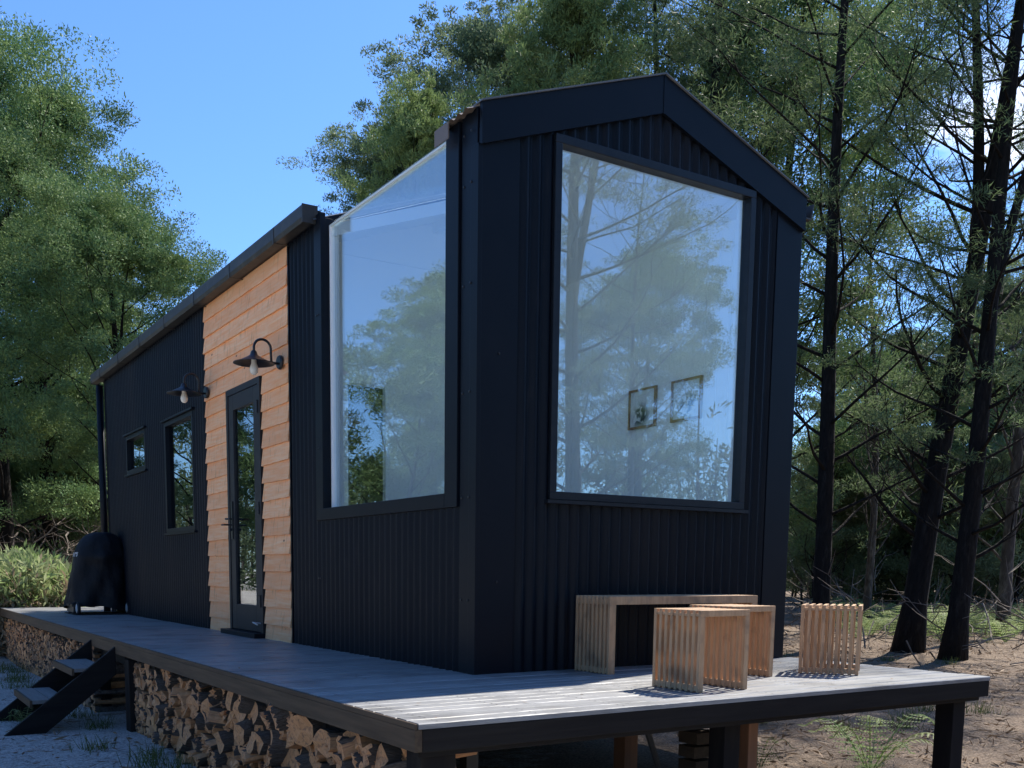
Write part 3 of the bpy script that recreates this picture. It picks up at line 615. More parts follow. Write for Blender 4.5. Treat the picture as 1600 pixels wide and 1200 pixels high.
# ------------------------------------------------------------------ covered barbecue
bbq = thing('covered_barbecue', 'barbecue under a black fabric cover on the far end of the deck', 'barbecue', (-.28, 8.35, 0), 0)
def cover():
    nu, nz = 56, 30; vs = []
    for j in range(nz+1):
        t = j/nz; z = .10+t*.90
        for i in range(nu):
            a = 2*math.pi*i/nu; ca, sa = math.cos(a), math.sin(a)
            wx = .37-.09*t; wy = .31-.06*t
            if t > .62: q = (t-.62)/.38; f = math.sqrt(max(0, 1-(q*.99)**2.2)); wx *= .22+.78*f; wy *= .45+.55*f
            e = 3.0; r = (abs(ca)**e+abs(sa)**e)**(-1/e)
            fold = 1+(.055*math.sin(5*a+1.2+t*2.5)+.040*math.sin(8*a-t*7)+.022*math.sin(15*a+t*11))*(1-t*.6)
            x = wx*r*ca*fold+.05*t; y = wy*r*sa*fold
            if sa < 0 and .35 < t < .95: y -= .035*math.exp(-((t-.66)/.06)**2)*max(0, 1-abs(x)/.3)
            vs.append((x, y, z+(.03*math.sin(2*a+.5)+.015*math.sin(7*a) if j == 0 else 0)))
    fs = [(j*nu+i, j*nu+(i+1) % nu, (j+1)*nu+(i+1) % nu, (j+1)*nu+i) for j in range(nz) for i in range(nu)]
    fs.append(tuple(nz*nu+i for i in range(nu)))
    return MB().add(vs, fs)
cov = cover().build('cover', M['cover'], bbq, smooth=True)
def text(body, size, parent, loc, rot, name='lettering', m_='letter', ext=.001):
    cu = bpy.data.curves.new(name, 'FONT'); cu.body = body; cu.size = size; cu.extrude = ext; cu.offset = size*.03
    o = bpy.data.objects.new(name, cu); COL.objects.link(o); dg = bpy.context.evaluated_depsgraph_get()
    me = bpy.data.meshes.new_from_object(o.evaluated_get(dg)); bpy.data.objects.remove(o)
    o = bpy.data.objects.new(name, me); me.materials.append(M[m_]); COL.objects.link(o); o.parent = parent; o.location = loc; o.rotation_euler = rot; return o
lt = text('outdoors', .105, cov, (0, 0, 0), (0, 0, 0))
for v in lt.data.vertices:       # wrap the print onto the cloth
    q = Vector((-1.0, .24-v.co.x, .70+v.co.y)); hit, loc, nor, fi = cov.ray_cast(q, Vector((1, 0, 0)))
    v.co = (loc+nor*.004*(1 if nor.x < 0 else -1)+Vector((-.002, 0, 0))) if hit else Vector((-.3, q.y, q.z))
mb = MB(); mb.box(-.36, .34, -.24, .24, .10, .13); mb.box(-.34, -.30, -.22, .22, .03, .10); mb.box(.28, .32, -.22, .22, .03, .10); mb.build('cart_base', M['black'], bbq)
for x in (-.30, .28):
    for y in (-.30, .24):
        wh = MB().lathe([(0, -.018), (.055, -.02), (.075, -.015), (.079, 0), (.075, .015), (.055, .02), (0, .018)], (x, y, .080), axis=0, n=20).build('wheel', M['rubber'], bbq, smooth=True)
        MB().lathe([(0, -.026), (.04, -.0255), (.058, -.018), (.058, -.01)], (x, y, .080), axis=0, n=16).build('hub', M['hub'], wh)
mb = MB(); mb.box(-.62, .1, 8.0, 8.75, .001, .012); tag(mb.build('floor_mat', M['rubber']), 'flat black mat on the deck under the covered barbecue', 'mat')

# ------------------------------------------------------------------ firewood under the deck edge
def log_mesh(seed, kind):
    r = random.Random(seed); mb = MB()
    L = .30
    if kind == 'round':
        n = 10; pts = [(math.cos(2*math.pi*k/n)*r.uniform(.92, 1.06), math.sin(2*math.pi*k/n)*r.uniform(.85, 1.05)) for k in range(n)]; barkf = set(range(n))
    elif kind == 'half':
        n = 8; pts = [(math.cos(math.pi*k/(n-1))*r.uniform(.95, 1.1), math.sin(math.pi*k/(n-1))*r.uniform(.9, 1.1)-.4) for k in range(n)]; barkf = set(range(n-1))
    else:
        an = r.uniform(.9, 1.5); n = 5; pts = [(0 + r.uniform(-.1, .1), -.8)]+[(1.55*math.sin(-an/2+an*k/(n-1)), 1.55*math.cos(-an/2+an*k/(n-1))-.8) for k in range(n)][::-1]; pts = pts; barkf = set(range(1, n))
    if kind != 'round':     # round off the split corners
        for _ in range(2 if kind == 'half' else 1):
            q_ = []; bf = set()
            for k in range(len(pts)):
                a, b = pts[k], pts[(k+1) % len(pts)]
                if k in barkf: bf |= {len(q_), len(q_)+1}
                q_ += [(a[0]*.8+b[0]*.2+r.uniform(-.02, .02), a[1]*.8+b[1]*.2), (a[0]*.2+b[0]*.8, a[1]*.2+b[1]*.8+r.uniform(-.02, .02))]
            pts = q_; barkf = bf
    n = len(pts)
    bend = r.uniform(-.1, .1); rings = 4; vs = []
    for j in range(rings+1):
        t = j/rings
        for k, (a, b) in enumerate(pts):
            q = 1+r.uniform(-.05, .05); vs.append((t*L+(r.uniform(-.012, .012) if j == 0 else 0), a*q*.5+bend*math.sin(t*3), b*q*.5))
    fs = []; ms = []
    for j in range(rings):
        for k in range(n): fs.append((j*n+k, (j+1)*n+k, (j+1)*n+(k+1) % n, j*n+(k+1) % n)); ms.append(1 if k in barkf else 0)
    vs.append((r.uniform(-.01, .01), 0, 0)); c = len(vs)-1
    for k in range(n): fs.append((c, k, (k+1) % n)); ms.append(0)
    fs.append(tuple(rings*n+k for k in range(n))); ms.append(0)
    me = mb.mesh('firewood_log', [M['logend'], M['logbark']]) if False else None
    me = bpy.data.meshes.new('firewood_log'); me.from_pydata(vs, [], fs); me.materials.append(M['logend']); me.materials.append(M['logbark']); me.polygons.foreach_set('material_index', ms); me.update()
    return me
LOGS = [log_mesh(s, k) for s, k in enumerate(['round', 'wedge', 'half', 'wedge', 'half', 'round', 'wedge', 'half', 'half', 'wedge', 'half', 'wedge', 'round', 'round', 'half', 'wedge'])]
rl = random.Random(11); nlog = 0; cand = []
def place_logs(y0, y1, ztop, pile):
    y = y0
    col = 0
    while y < y1:
        s = rl.uniform(.076, .138); zb = gz(XL, y)-.02; z = zb+s*.4
        while z < ztop-s*.35:
            s2 = s*rl.uniform(.72, 1.22); cand.append((y+rl.uniform(-.02, .02), z, s2, pile, 'bottom' if z < zb+.13 else ('top' if z > ztop-.16 else 'middle')))
            z += s2*rl.uniform(.72, .9)
        y += s*.84; col += 1
place_logs(-1.13, 3.30, -.105, 'near'); place_logs(4.72, 10.9, -.105, 'far')
def logobj(c):
    y, z, s, pile, row = c
    o = bpy.data.objects.new('firewood_log', rl.choice(LOGS)); COL.objects.link(o)
    fx = rl.uniform(-.06, .06)
    o.location = (XL+.03+fx, y, z); o.rotation_euler = (rl.uniform(0, 6.28), rl.uniform(-.25, .25), rl.uniform(-.4, .4)); o.scale = (1.0, s*1.22, s*rl.uniform(1.02, 1.35))
    return o
cand.sort(key=lambda c: c[0])
PL = {'near': 'near firewood stack between the corner post and the steps', 'far': 'far firewood stack beyond the steps'}
for c in cand[:300]:
    o = logobj(c)
    seg = ('by the corner post' if c[0] < -.2 else 'under the big window' if c[0] < 1.9 else 'beside the steps' if c[0] < 3.4 else 'past the steps' if c[0] < 6.5 else 'far end')
    tag(o, 'split firewood log, %s layer of the %s stack, %s' % (c[4], c[3], seg), 'firewood', 'firewood logs stacked under the deck, %s stack, %s layer, %s' % (c[3], c[4], seg))
rest = cand[300:]
if rest:
    vs = []; fs = []; ms = []
    for c in rest:
        me = rl.choice(LOGS); o_ = len(vs); y, z, s, _, _ = c; R_ = Matrix.Rotation(rl.uniform(0, 6.28), 3, 'X')@Matrix.Identity(3)
        for v in me.vertices: q = Matrix.Rotation(0, 3, 'X')@Vector((v.co.x, v.co.y*s, v.co.z*s)); q = R_@q; vs.append((XL+.03+q.x, y+q.y, z+q.z))
        for p in me.polygons: fs.append(tuple(o_+i for i in p.vertices)); ms.append(p.material_index)
    me = bpy.data.meshes.new('firewood_stack'); me.from_pydata(vs, [], fs); me.materials.append(M['logend']); me.materials.append(M['logbark']); me.polygons.foreach_set('material_index', ms); me.update()
    o = bpy.data.objects.new('firewood_stack', me); COL.objects.link(o); structure(o, 'stuff'); o['label'] = 'farthest split logs of the firewood stack beyond the steps'; o['category'] = 'firewood'

# ------------------------------------------------------------------ vegetation
rng = np.random.default_rng(4)
def sprays(centers, radii, n, length, width, up=.25, droop=0., seed=0, outward=.8, flat=.6):
    """n slim leaf sprays per clump; returns (m,4,3)"""
    g = np.random.default_rng(seed); C = np.repeat(np.asarray(centers), n, 0); Rr = np.repeat(np.asarray(radii), n, 0)[:, None]
    m = len(C); d = g.normal(size=(m, 3)); d /= np.linalg.norm(d, axis=1)[:, None]
    rad = g.random((m, 1))**.45
    off = d*rad*Rr; off[:, 2] *= flat
    P = C+off
    D = d*outward+g.normal(size=(m, 3))*.55; D[:, 2] += up-droop; D /= np.linalg.norm(D, axis=1)[:, None]
    S_ = np.cross(D, g.normal(size=(m, 3))); S_ /= np.linalg.norm(S_, axis=1)[:, None]
    l = length*g.uniform(.6, 1.3, (m, 1)); w_ = width*g.uniform(.6, 1.3, (m, 1))
    V = np.empty((m, 4, 3)); V[:, 0] = P-D*l*.5; V[:, 1] = P+S_*w_*.5; V[:, 2] = P+D*l*.5; V[:, 3] = P-S_*w_*.5
    return V
def feather(centers, radii, n, length, width, up, seed, flat=.6, k=5):
    """feathery sprays: each is k thin leaflets fanned along a short twig"""
    g = np.random.default_rng(seed); C = np.repeat(np.asarray(centers), n, 0); Rr = np.repeat(np.asarray(radii), n, 0)[:, None]
    m = len(C); d = g.normal(size=(m, 3)); d /= np.linalg.norm(d, axis=1)[:, None]
    off = d*(g.random((m, 1))**.4)*Rr; off[:, 2] *= flat; P = C+off
    D = d*.7+g.normal(size=(m, 3))*.5; D[:, 2] += up; D /= np.linalg.norm(D, axis=1)[:, None]
    S_ = np.cross(D, np.array([0, 0, 1.])+g.normal(size=(m, 3))*.4); S_ /= np.linalg.norm(S_, axis=1)[:, None]
    out = []
    for j in range(k):
        t = (j+.5)/k; sg = -1 if j % 2 else 1
        base = P+D*length*(t-.5); dirn = D*.55+S_*sg*.9*(1.15-t)+g.normal(size=(m, 3))*.12; dirn /= np.linalg.norm(dirn, axis=1)[:, None]
        sd = np.cross(dirn, g.normal(size=(m, 3))); sd /= np.linalg.norm(sd, axis=1)[:, None]; l = length*.55*g.uniform(.7, 1.2, (m, 1))
        V = np.empty((m, 4, 3)); V[:, 0] = base; V[:, 1] = base+dirn*l*.5+sd*width*.5; V[:, 2] = base+dirn*l; V[:, 3] = base+dirn*l*.5-sd*width*.5; out.append(V)
    return np.concatenate(out)
def skeleton(seed, H, r0, first, nb, spread, prof, up=.55, lean=(0, 0), fork=None, sub=4, sublen=.45, bare=0, wig=.25, tips_per=3):
    """returns MB of wood and list of leaf clump centres"""
    r = random.Random(seed); mb = MB(); tips = []
    def trunk(base, H, r0, lean, z0f):
        pts = []; rad = []; n = 14; x, y = base[0], base[1]; ph = r.uniform(0, 6)
        for i in range(n+1):
            t = i/n; pts.append(Vector((x+lean[0]*t*H+wig*math.sin(t*5+ph)*t, y+lean[1]*t*H+wig*math.cos(t*4+ph)*t, base[2]+H*t)))
            rad.append(max(.015, r0*(1-t)**.8*(1+.5*max(0, 1-t*14) if base[2] < .1 else 1)))
        mb.tube(pts, rad, 9); return pts, rad
    stems = []
    p, rd = trunk((0, 0, -.25), H, r0, lean, first); stems.append((p, rd, H, first))
    if fork:
        for (fz, fl, fh) in fork:
            i = int(fz*14); b = p[i]; q, qr = trunk((b.x, b.y, b.z), fh, rd[i]*.75, fl, 0); stems.append((q, qr, fh, .15))
    for p, rd, h, first_ in stems:
        N_ = int(nb*h/H)
        for k in range(N_):
            t = first_+(1-first_)*((k+r.random())/N_); t = min(.985, t); f = t*14; i = int(f); b = p[i].lerp(p[min(14, i+1)], f-i)
            az_ = k*2.4+r.uniform(-.5, .5); tt = (t-first_)/(1-first_); ln = spread*prof(tt)*r.uniform(.85, 1.06)
            e = up*r.uniform(.6, 1.3); d = Vector((math.cos(az_)*math.cos(e), math.sin(az_)*math.cos(e), math.sin(e))); n = 6; bp = [b]; cur = b.copy(); dd = d.copy()
            for j in range(n):
                dd = (dd+Vector((r.uniform(-.18, .18), r.uniform(-.18, .18), r.uniform(-.06, .16)))).normalized(); cur = cur+dd*ln/n; bp.append(cur.copy())
            br = max(.010, rd[i]*.24*(.6+.4*ln/spread)); mb.tube(bp, [br*(1-.8*j/n)+.004 for j in range(n+1)], 5)
            dead = tt < bare and r.random() < .75
            if not dead: tips.append(cur.copy())
            for q in range(sub):
                j = 2+int(r.random()*4.99); j = min(j, n); b2 = bp[j]; dv = (dd+Vector((r.uniform(-1, 1), r.uniform(-1, 1), r.uniform(-.35, .7)))).normalized(); l2 = ln*sublen*r.uniform(.5, 1.1); c2 = [b2]
                for jj in range(3): dv = (dv+Vector((r.uniform(-.3, .3), r.uniform(-.3, .3), r.uniform(-.1, .25)))).normalized(); c2.append(c2[-1]+dv*l2/3)
                mb.tube(c2, [br*.4, br*.28, br*.18, .004], 4, cap=False)
                if dead:
                    for _ in range(3):
                        a_ = c2[-1]+0*dv; dq = (dv+Vector((r.uniform(-1, 1), r.uniform(-1, 1), r.uniform(-.5, .8)))).normalized(); mb.tube([c2[2], c2[2]+dq*l2*.4, c2[2]+dq*l2*.7+Vector((0, 0, .05))], [.006, .004, .002], 3, cap=False)
                else: 
                    for tq in range(tips_per): tips.append(c2[-1]+Vector((r.gauss(0, .28), r.gauss(0, .28), r.gauss(0, .2)))*(.3 if tq == 0 else 1)*max(.5, l2*.7))
    return mb, tips
KINDS = {}
def kind(name, wood_mb, V, leaf, bark):
    KINDS[name] = (wood_mb.mesh(name+'_trunk', M[bark], True), quads_mesh(name+'_crown', V, [M[leaf]]))
dome = lambda t: math.sin(math.pi*min(1, t*.92+.12))**.7
cone = lambda t: (1-t)**.7*.95+.08
def mk(name, seed, n, cr, length, width_, leaf, bark, upl=.35, flat=.55, feathery=False, puff=0, **kw):
    n = int(n*2.8); length *= .62; width = width_*.60
    mb, tips = skeleton(seed, **kw); tips = np.array([tuple(t) for t in tips]); g = np.random.default_rng(seed); rad = cr*g.uniform(.6, 1.25, len(tips))
    if puff:      # each clump is a heap of smaller puffs on its upper side
        d = g.normal(size=(len(tips)*puff, 3)); d[:, 2] = np.abs(d[:, 2])*.9-.25; d /= np.linalg.norm(d, axis=1)[:, None]; R0 = np.repeat(rad, puff)[:, None]
        tips = np.repeat(tips, puff, 0)+d*R0*np.array([1, 1, .62])*g.uniform(.55, 1.0, (len(d), 1)); rad = R0[:, 0]*g.uniform(.30, .46, len(d)); n = max(8, n//puff)
    V = feather(tips, rad, n, length, width, upl, seed, flat) if feathery else sprays(tips, rad, n, length, width, up=upl, seed=seed, flat=flat)
    kind(name, mb, V, leaf, bark)
# heights are in metres; scaled per tree
mk('wattle_a', 21, 470, .95, .115, .046, 'leaf_wattle', 'bark', H=11, r0=.20, first=.14, nb=27, spread=3.2, prof=dome, up=.6, sub=3, tips_per=1, flat=.55, puff=9)
mk('wattle_b', 22, 460, .88, .115, .046, 'leaf_wattle', 'bark', H=11, r0=.18, first=.18, nb=24, spread=2.9, prof=dome, up=.65, sub=3, tips_per=1, flat=.55, puff=9, fork=[(.4, (.12, .05), 5.5)])
mk('grey_a', 23, 200, .60, .12, .042, 'leaf_grey', 'barkgrey', H=12, r0=.16, first=.28, nb=34, spread=2.8, prof=dome, up=.85, sub=4, tips_per=1, puff=6, fork=[(.45, (-.15, .1), 6)])
mk('sparse_a', 24, 62, .50, .20, .026, 'leaf_dark', 'bark', H=15, r0=.145, first=.12, nb=50, spread=3.0, prof=lambda t: .55+.45*math.sin(t*3.1), up=.45, sub=4, tips_per=1, bare=.12, upl=.15, flat=.35)
mk('sparse_b', 25, 62, .50, .20, .026, 'leaf_dark', 'bark', H=15, r0=.20, first=.12, nb=46, spread=3.1, prof=lambda t: .6+.4*math.sin(t*3.1), up=.4, sub=4, tips_per=1, bare=.14, upl=.15, flat=.35, fork=[(.45, (.12, -.05), 8)])
mk('needle_a', 26, 130, .6, .17, .028, 'leaf_dark', 'bark', H=14, r0=.18, first=.12, nb=48, spread=3.0, prof=cone, up=.4, sub=4, tips_per=1, upl=.1, flat=.45, puff=5)
mk('shrub_a', 27, 60, .32, .16, .030, 'leaf_grey', 'barkgrey', H=3.2, r0=.05, first=.08, nb=16, spread=1.5, prof=dome, up=.8, sub=4, tips_per=2)
mk('shrub_b', 28, 50, .34, .18, .030, 'leaf_wattle', 'bark', H=4.2, r0=.06, first=.08, nb=18, spread=1.7, prof=dome, up=.6, sub=4, tips_per=2, bare=.2)
mk('bright_a', 29, 240, .52, .15, .034, 'leaf_bright', 'bark', H=8.5, r0=.12, first=.35, nb=26, spread=2.2, prof=dome, up=.9, sub=4, tips_per=1, puff=6)
mk('bare_a', 30, 6, .3, .2, .03, 'leaf_dark', 'barkgrey', H=9, r0=.085, first=.12, nb=34, spread=2.0, prof=lambda t: .5+.5*math.sin(t*3), up=.95, sub=5, tips_per=1, bare=.8)

def at(px, d, dx=0):
    """ground point at horizontal distance d from the photographer on the bearing of photo column px"""
    v = Vector((cF.x+cR.x*(px-CX0)/FPX, cF.y+cR.y*(px-CX0)/FPX)); v.normalize(); return (CAM.x+v.x*d, CAM.y+v.y*d)
def plant(name, kindn, x, y, sc, rz, label, cat, group=None, scz=None, tilt=0):
    t = thing(name, label, cat, (x, y, gz(x, y)), rz, group); t.scale = (sc, sc, scz or sc)
    if kindn == 'bright_a': t.scale = (sc*.72, sc*.72, sc)
    if tilt: t.rotation_euler = (Matrix.Rotation(math.atan(tilt), 3, Vector((.52, .853, 0)))@Matrix.Rotation(rz, 3, 'Z')).to_euler()
    a = bpy.data.objects.new('trunk', KINDS[kindn][0]); COL.objects.link(a); a.parent = t
    b = bpy.data.objects.new('crown', KINDS[kindn][1]); COL.objects.link(b); b.parent = t
    return t
TREES = [  # px, distance, kind, scale, rot, name, label
 (20, 27, 'wattle_a', 1.24, 0.3, 'wattle_tree', 'tallest full green tree at the left edge of the photo'),
 (92, 30, 'wattle_b', 1.22, 2.1, 'wattle_tree', 'green tree with a stepped crown just right of the tallest left one'),
 (205, 24, 'wattle_b', 0.84, 4.4, 'wattle_tree', 'rounder green tree beside the cabin roof, its dark fork showing against the sky'),
 (75, 36, 'wattle_a', 1.1, 5.3, 'wattle_tree', 'green tree filling the gap behind the two left crowns'),
 (165, 38, 'grey_a', 0.95, 1.9, 'wattle_tree', 'dull green tree deep behind the far corner of the cabin'),
 (-75, 25, 'wattle_a', 1.0, 1.0, 'wattle_tree', 'green tree cut off by the left side of the photo'),
 (640, 27, 'grey_a', 1.02, 0.6, 'gum_tree', 'grey green open crowned tree left of the gable peak'),
 (745, 26, 'grey_a', 1.22, 3.0, 'gum_tree', 'tall grey green tree directly above the near roof corner'),
 (668, 17, 'bright_a', 1.02, 2.0, 'bright_shrub_tree', 'bright green crown just above the corner window glass'),
 (865, 18, 'bright_a', 1.25, 4.0, 'bright_shrub_tree', 'bright green crown above the left slope of the gable'),
 (905, 28, 'sparse_a', 1.1, 1.2, 'pine_tree', 'thin dark tree with fine branches left of the gable peak'),
 (985, 22, 'needle_a', 1.05, 5.2, 'pine_tree', 'dense dark tree behind the gable peak'),
 (1100, 21, 'needle_a', 1.15, 2.2, 'pine_tree', 'dense dark tree behind the right slope of the gable'),
 (1185, 24, 'wattle_b', 1.3, 0.8, 'wattle_tree', 'broad green tree rising behind the right roof slope'),
 (1276, 17, 'sparse_a', 1.0, 0.5, 'pine_tree', 'straight dark trunked tree just right of the cabin'),
 (1415, 17.4, 'sparse_b', .98, 2.6, 'pine_tree', 'leaning dark trunked tree, left of the two thick trunks by the deck end'),
 (1484, 16.5, 'sparse_b', .80, 5.9, 'pine_tree', 'thickest dark leaning trunk, right of the pair by the deck end'),
 (1345, 24, 'bare_a', 1.15, 1.1, 'bare_tree', 'slender nearly bare tree between the cabin and the two thick trunks'),
 (1560, 23, 'bare_a', 1.6, 3.1, 'bare_tree', 'nearly bare grey tree with upright twigs at the upper right'),
 (1605, 36, 'sparse_a', .95, 4.1, 'pine_tree', 'dark tree cut off by the right side of the photo'),
 (1390, 33, 'grey_a', .70, 4.6, 'gum_tree', 'grey green tree seen in the distance between the right hand trunks'),
 (1500, 31, 'grey_a', .78, 2.6, 'gum_tree', 'grey green tree behind the thickest right hand trunk'),
 (1310, 38, 'grey_a', .72, 0.6, 'gum_tree', 'distant grey green tree right beside the cabin wall'),
 (1575, 38, 'grey_a', .85, 5.6, 'gum_tree', 'grey green tree deep behind the right edge of the photo'),
 (1440, 42, 'needle_a', .6, 5.6, 'pine_tree', 'far dark tree low between the two thick trunks'),
 (1680, 37, 'sparse_b', 1.0, 1.6, 'pine_tree', 'dark tree beyond the right side of the photo'),
]
for px, d, k, sc, rz, nm, lab in TREES:
    x, y = at(px, d); tl = {1415: .10, 1484: .05, 20: -.03}.get(px, 0)
    plant(nm, k, x, y, sc, rz, lab, 'tree', 'trees around the clearing', tilt=tl)
# trees behind the photographer and off to the left: they stand in the window reflections
for x, y, k, sc, rz, nm, lab in [
 (9.5, -11.5, 'sparse_b', 1.0, .4, 'pine_tree', 'spreading tree mirrored large in the picture window'),
 (14.5, -15.5, 'sparse_a', .8, 2.4, 'pine_tree', 'thin tree mirrored at the right of the picture window'),
 (11.0, -21, 'grey_a', .85, 1.4, 'gum_tree', 'grey green tree mirrored at the left of the picture window'),
 (6.8, -14, 'bare_a', 1.2, 5.0, 'bare_tree', 'bare branched tree mirrored at the left edge of the picture window'),
 (-9.6, 17.5, 'wattle_a', 0.70, 3.4, 'wattle_tree', 'full round tree mirrored in the corner window'),
 (-5.8, 24, 'wattle_a', .8, .4, 'wattle_tree', 'green tree mirrored in the tall narrow window'),
 (-7.2, 14.5, 'shrub_b', 1.3, .4, 'bush', 'broad leafy bush mirrored low in the corner window'),
 (-6.0, 17.5, 'shrub_b', 1.5, 2.4, 'bush', 'taller leafy bush mirrored low beside the round tree in the corner window'),
 (-9.2, 15.5, 'shrub_a', 1.5, 1.4, 'bush', 'grey green bush mirrored in the lower left of the corner window'),
 (-13.5, 22, 'wattle_b', .9, .4, 'wattle_tree', 'green tree mirrored behind the round one in the corner window')]:
    plant(nm, k, x, y, sc, rz, lab, 'tree', 'trees around the clearing')
ring = [(-23, -6), (-22, 8), (-9, -17), (0, -19), (5, -22), (-5, -24), (27, -10), (24, -26), (14, -34), (-20, 30)]  # out-of-view trees, added to block sky light and deepen the shade
rk = random.Random(6)
for i, (x, y) in enumerate(ring):
    plant('wattle_tree', ('wattle_a', 'wattle_b', 'grey_a')[i % 3], x, y, rk.uniform(1.0, 1.3), i*1.3, 'unseen tree added around the clearing to darken the ambient light', 'tree', 'unseen trees added to darken the ambient light')
# understorey
r = random.Random(17); where = {'L': 'left of the cabin', 'R': 'right of the cabin'}
adj = ['low', 'tall', 'leggy', 'dense', 'open', 'dull green', 'twiggy', 'spreading', 'dark', 'pale', 'ragged', 'upright']
def understorey(px0, px1, d0, d1, n, kinds, side, s0=.7, s1=1.3):
    for i in range(n):
        px = px0+(px1-px0)*(i+r.random())/n; d = r.uniform(d0, d1); x, y = at(px, d); k = r.choice(kinds); sc = r.uniform(s0, s1)
        dist = 'near' if d < (d0+d1)/2 else 'farther back'
        pos = int((px-px0)/(px1-px0)*4.99)
        nm = ('left edge', 'left part', 'middle', 'right part', 'right edge')[max(0, min(4, pos))]
        plant('bush', k, x, y, sc, r.uniform(0, 6.28), '%s bush %s under the trees %s, %s' % ('grey green' if k == 'shrub_a' else 'dark twiggy', dist, where[side], nm), 'bush', 'bushes under the trees %s, %s %s %s' % (where[side], k[-1] == 'a' and 'grey green' or 'dark', dist, nm))
understorey(-40, 190, 30, 46, 26, ['shrub_a', 'shrub_b'], 'L', 1.0, 1.7)
understorey(1225, 1640, 29, 50, 50, ['shrub_a', 'shrub_b', 'shrub_a'], 'R', 1.0, 1.8)
# dense far wood that closes the view: too many trunks to count
def far_wood():
    P = []; mbw = MB(); rr = random.Random(9)
    for i in range(900):
        an = rr.uniform(0, 2*math.pi); d = rr.uniform(44, 75); x, y = d*math.cos(an), d*math.sin(an); h = rr.uniform(4.5, 9)
        mbw.tube([(x, y, GZ-.2), (x+rr.uniform(-.4, .4), y, h*.6), (x+rr.uniform(-.8, .8), y, h)], [.12, .08, .02], 4, cap=False)
        for k in range(26): t = rr.random(); P.append((x+rr.gauss(0, 1.5), y+rr.gauss(0, 1.5), -.3+h*t))
    V = sprays(P, np.full(len(P), .8), 16, .5, .12, up=.2, seed=3, flat=.7)
    w_ = mbw.mesh('x', M['barkgrey']); me = quads_mesh('far_wood', V, [M['leaf_grey']]); o = bpy.data.objects.new('far_wood', me); COL.objects.link(o); structure(o, 'stuff'); o['label'] = 'dull green mass of trees closing the view'
    o2 = mbw.build('far_trunks', M['barkgrey']); structure(o2, 'stuff'); o2['label'] = 'thin grey trunks of the distant wood'
far_wood()

# ferns
def frond(mb, base, az_, L, h, r):
    pts = []; n = 16
    for i in range(n+1):
        t = i/n; rr_ = L*t; z = h*math.sin(min(1, t*1.15)*2.2)*.9; pts.append(Vector((base[0]+math.cos(az_)*rr_, base[1]+math.sin(az_)*rr_, base[2]+z)))
    side = Vector((-math.sin(az_), math.cos(az_), 0))
    for i in range(1, n):
        t = i/n; w_ = L*.34*(1-t)**.8*min(1, t*4+.25); d = (pts[i+1]-pts[i]).normalized()
        for sg in (-1, 1):
            tip = pts[i]+side*sg*w_+d*w_*.35+Vector((0, 0, -.12*w_)); q = 5
            for j in range(q):
                a = pts[i].lerp(tip, j/q); b = pts[i].lerp(tip, (j+.8)/q); ww = d*L*.022*(1-j/q*.6); mb.add([a, a.lerp(b, .5)+ww, b, a.lerp(b, .5)-ww], [(0, 1, 2, 3)])
    mb.tube(pts, [.004]*n+[.001], 3, cap=False)
def fern_mesh(seed, nf, L, h):
    r = random.Random(seed); mb = MB()
    for k in range(nf): frond(mb, (0, 0, 0), k*2*math.pi/nf+r.uniform(-.4, .4), L*r.uniform(.7, 1.1), h*r.uniform(.7, 1.2), r)
    return mb.mesh('fern_fronds', M['leaf_fern'])
FERN = [fern_mesh(1, 9, .55, .42), fern_mesh(2, 7, .5, .5), fern_mesh(3, 11, .6, .38)]
def fern(x, y, sc, lab, group, drym=False, k=0):
    o = bpy.data.objects.new('fern', FERN[k % 3]); COL.objects.link(o); o.location = (x, y, gz(x, y)-.02); o.scale = (sc, sc, sc); o.rotation_euler = (0, 0, k*1.7); tag(o, lab, 'fern', group); return o
fern(2.66, -.55, .95, 'bright green fern beyond the deck front, left of the right hand post', 'ferns around the deck', k=0)
fern(1.95, -.25, .55, 'small dull fern under the deck beside the orange post', 'ferns around the deck', k=1)
fern(3.6, 1.2, .5, 'small fern under the deck shadow line in front of the litter', 'ferns around the deck', k=2)
fern(-1.75, 4.0, .35, 'green fern growing through the bottom of the steps', 'ferns around the deck', k=4)
rf = random.Random(5)
for i in range(52):
    px = 1300+(1610-1300)*(i+rf.random())/52; d = rf.uniform(20, 29); x, y = at(px, d)
    fern(x, y, rf.uniform(.9, 1.7), 'bright fern in the sunlit patch behind the right hand trunks, %s' % ('left end' if i < 17 else 'middle' if i < 35 else 'right end'), 'sunlit bracken right, ' + ('left end' if i < 17 else 'middle' if i < 35 else 'right end'), k=i)
def bracken_bank():
    r = np.random.default_rng(8); C = []; C2 = []
    for i in range(330):
        px = r.uniform(-50, 135); d = r.uniform(15.5, 19); x, y = at(px, d); t = r.random(); C.append((x, y, gz(x, y)+.1+t*1.30*(1-.35*abs(px-50)/110)))
    C = np.array(C); V = sprays(C, np.full(len(C), .30), 150, .17, .04, up=.5, seed=5, flat=.9)
    mi = (np.repeat(C[:, 2], 150)+r.normal(0, .28, len(V)) < .05).astype(np.int32)
    me = quads_mesh('bracken', V, [M['leaf_fern'], M['leaf_dry']], mi); o = bpy.data.objects.new('bracken', me); COL.objects.link(o); structure(o, 'stuff'); o['label'] = 'sunlit bank of pale green and dry bracken behind the left end of the deck'
bracken_bank()
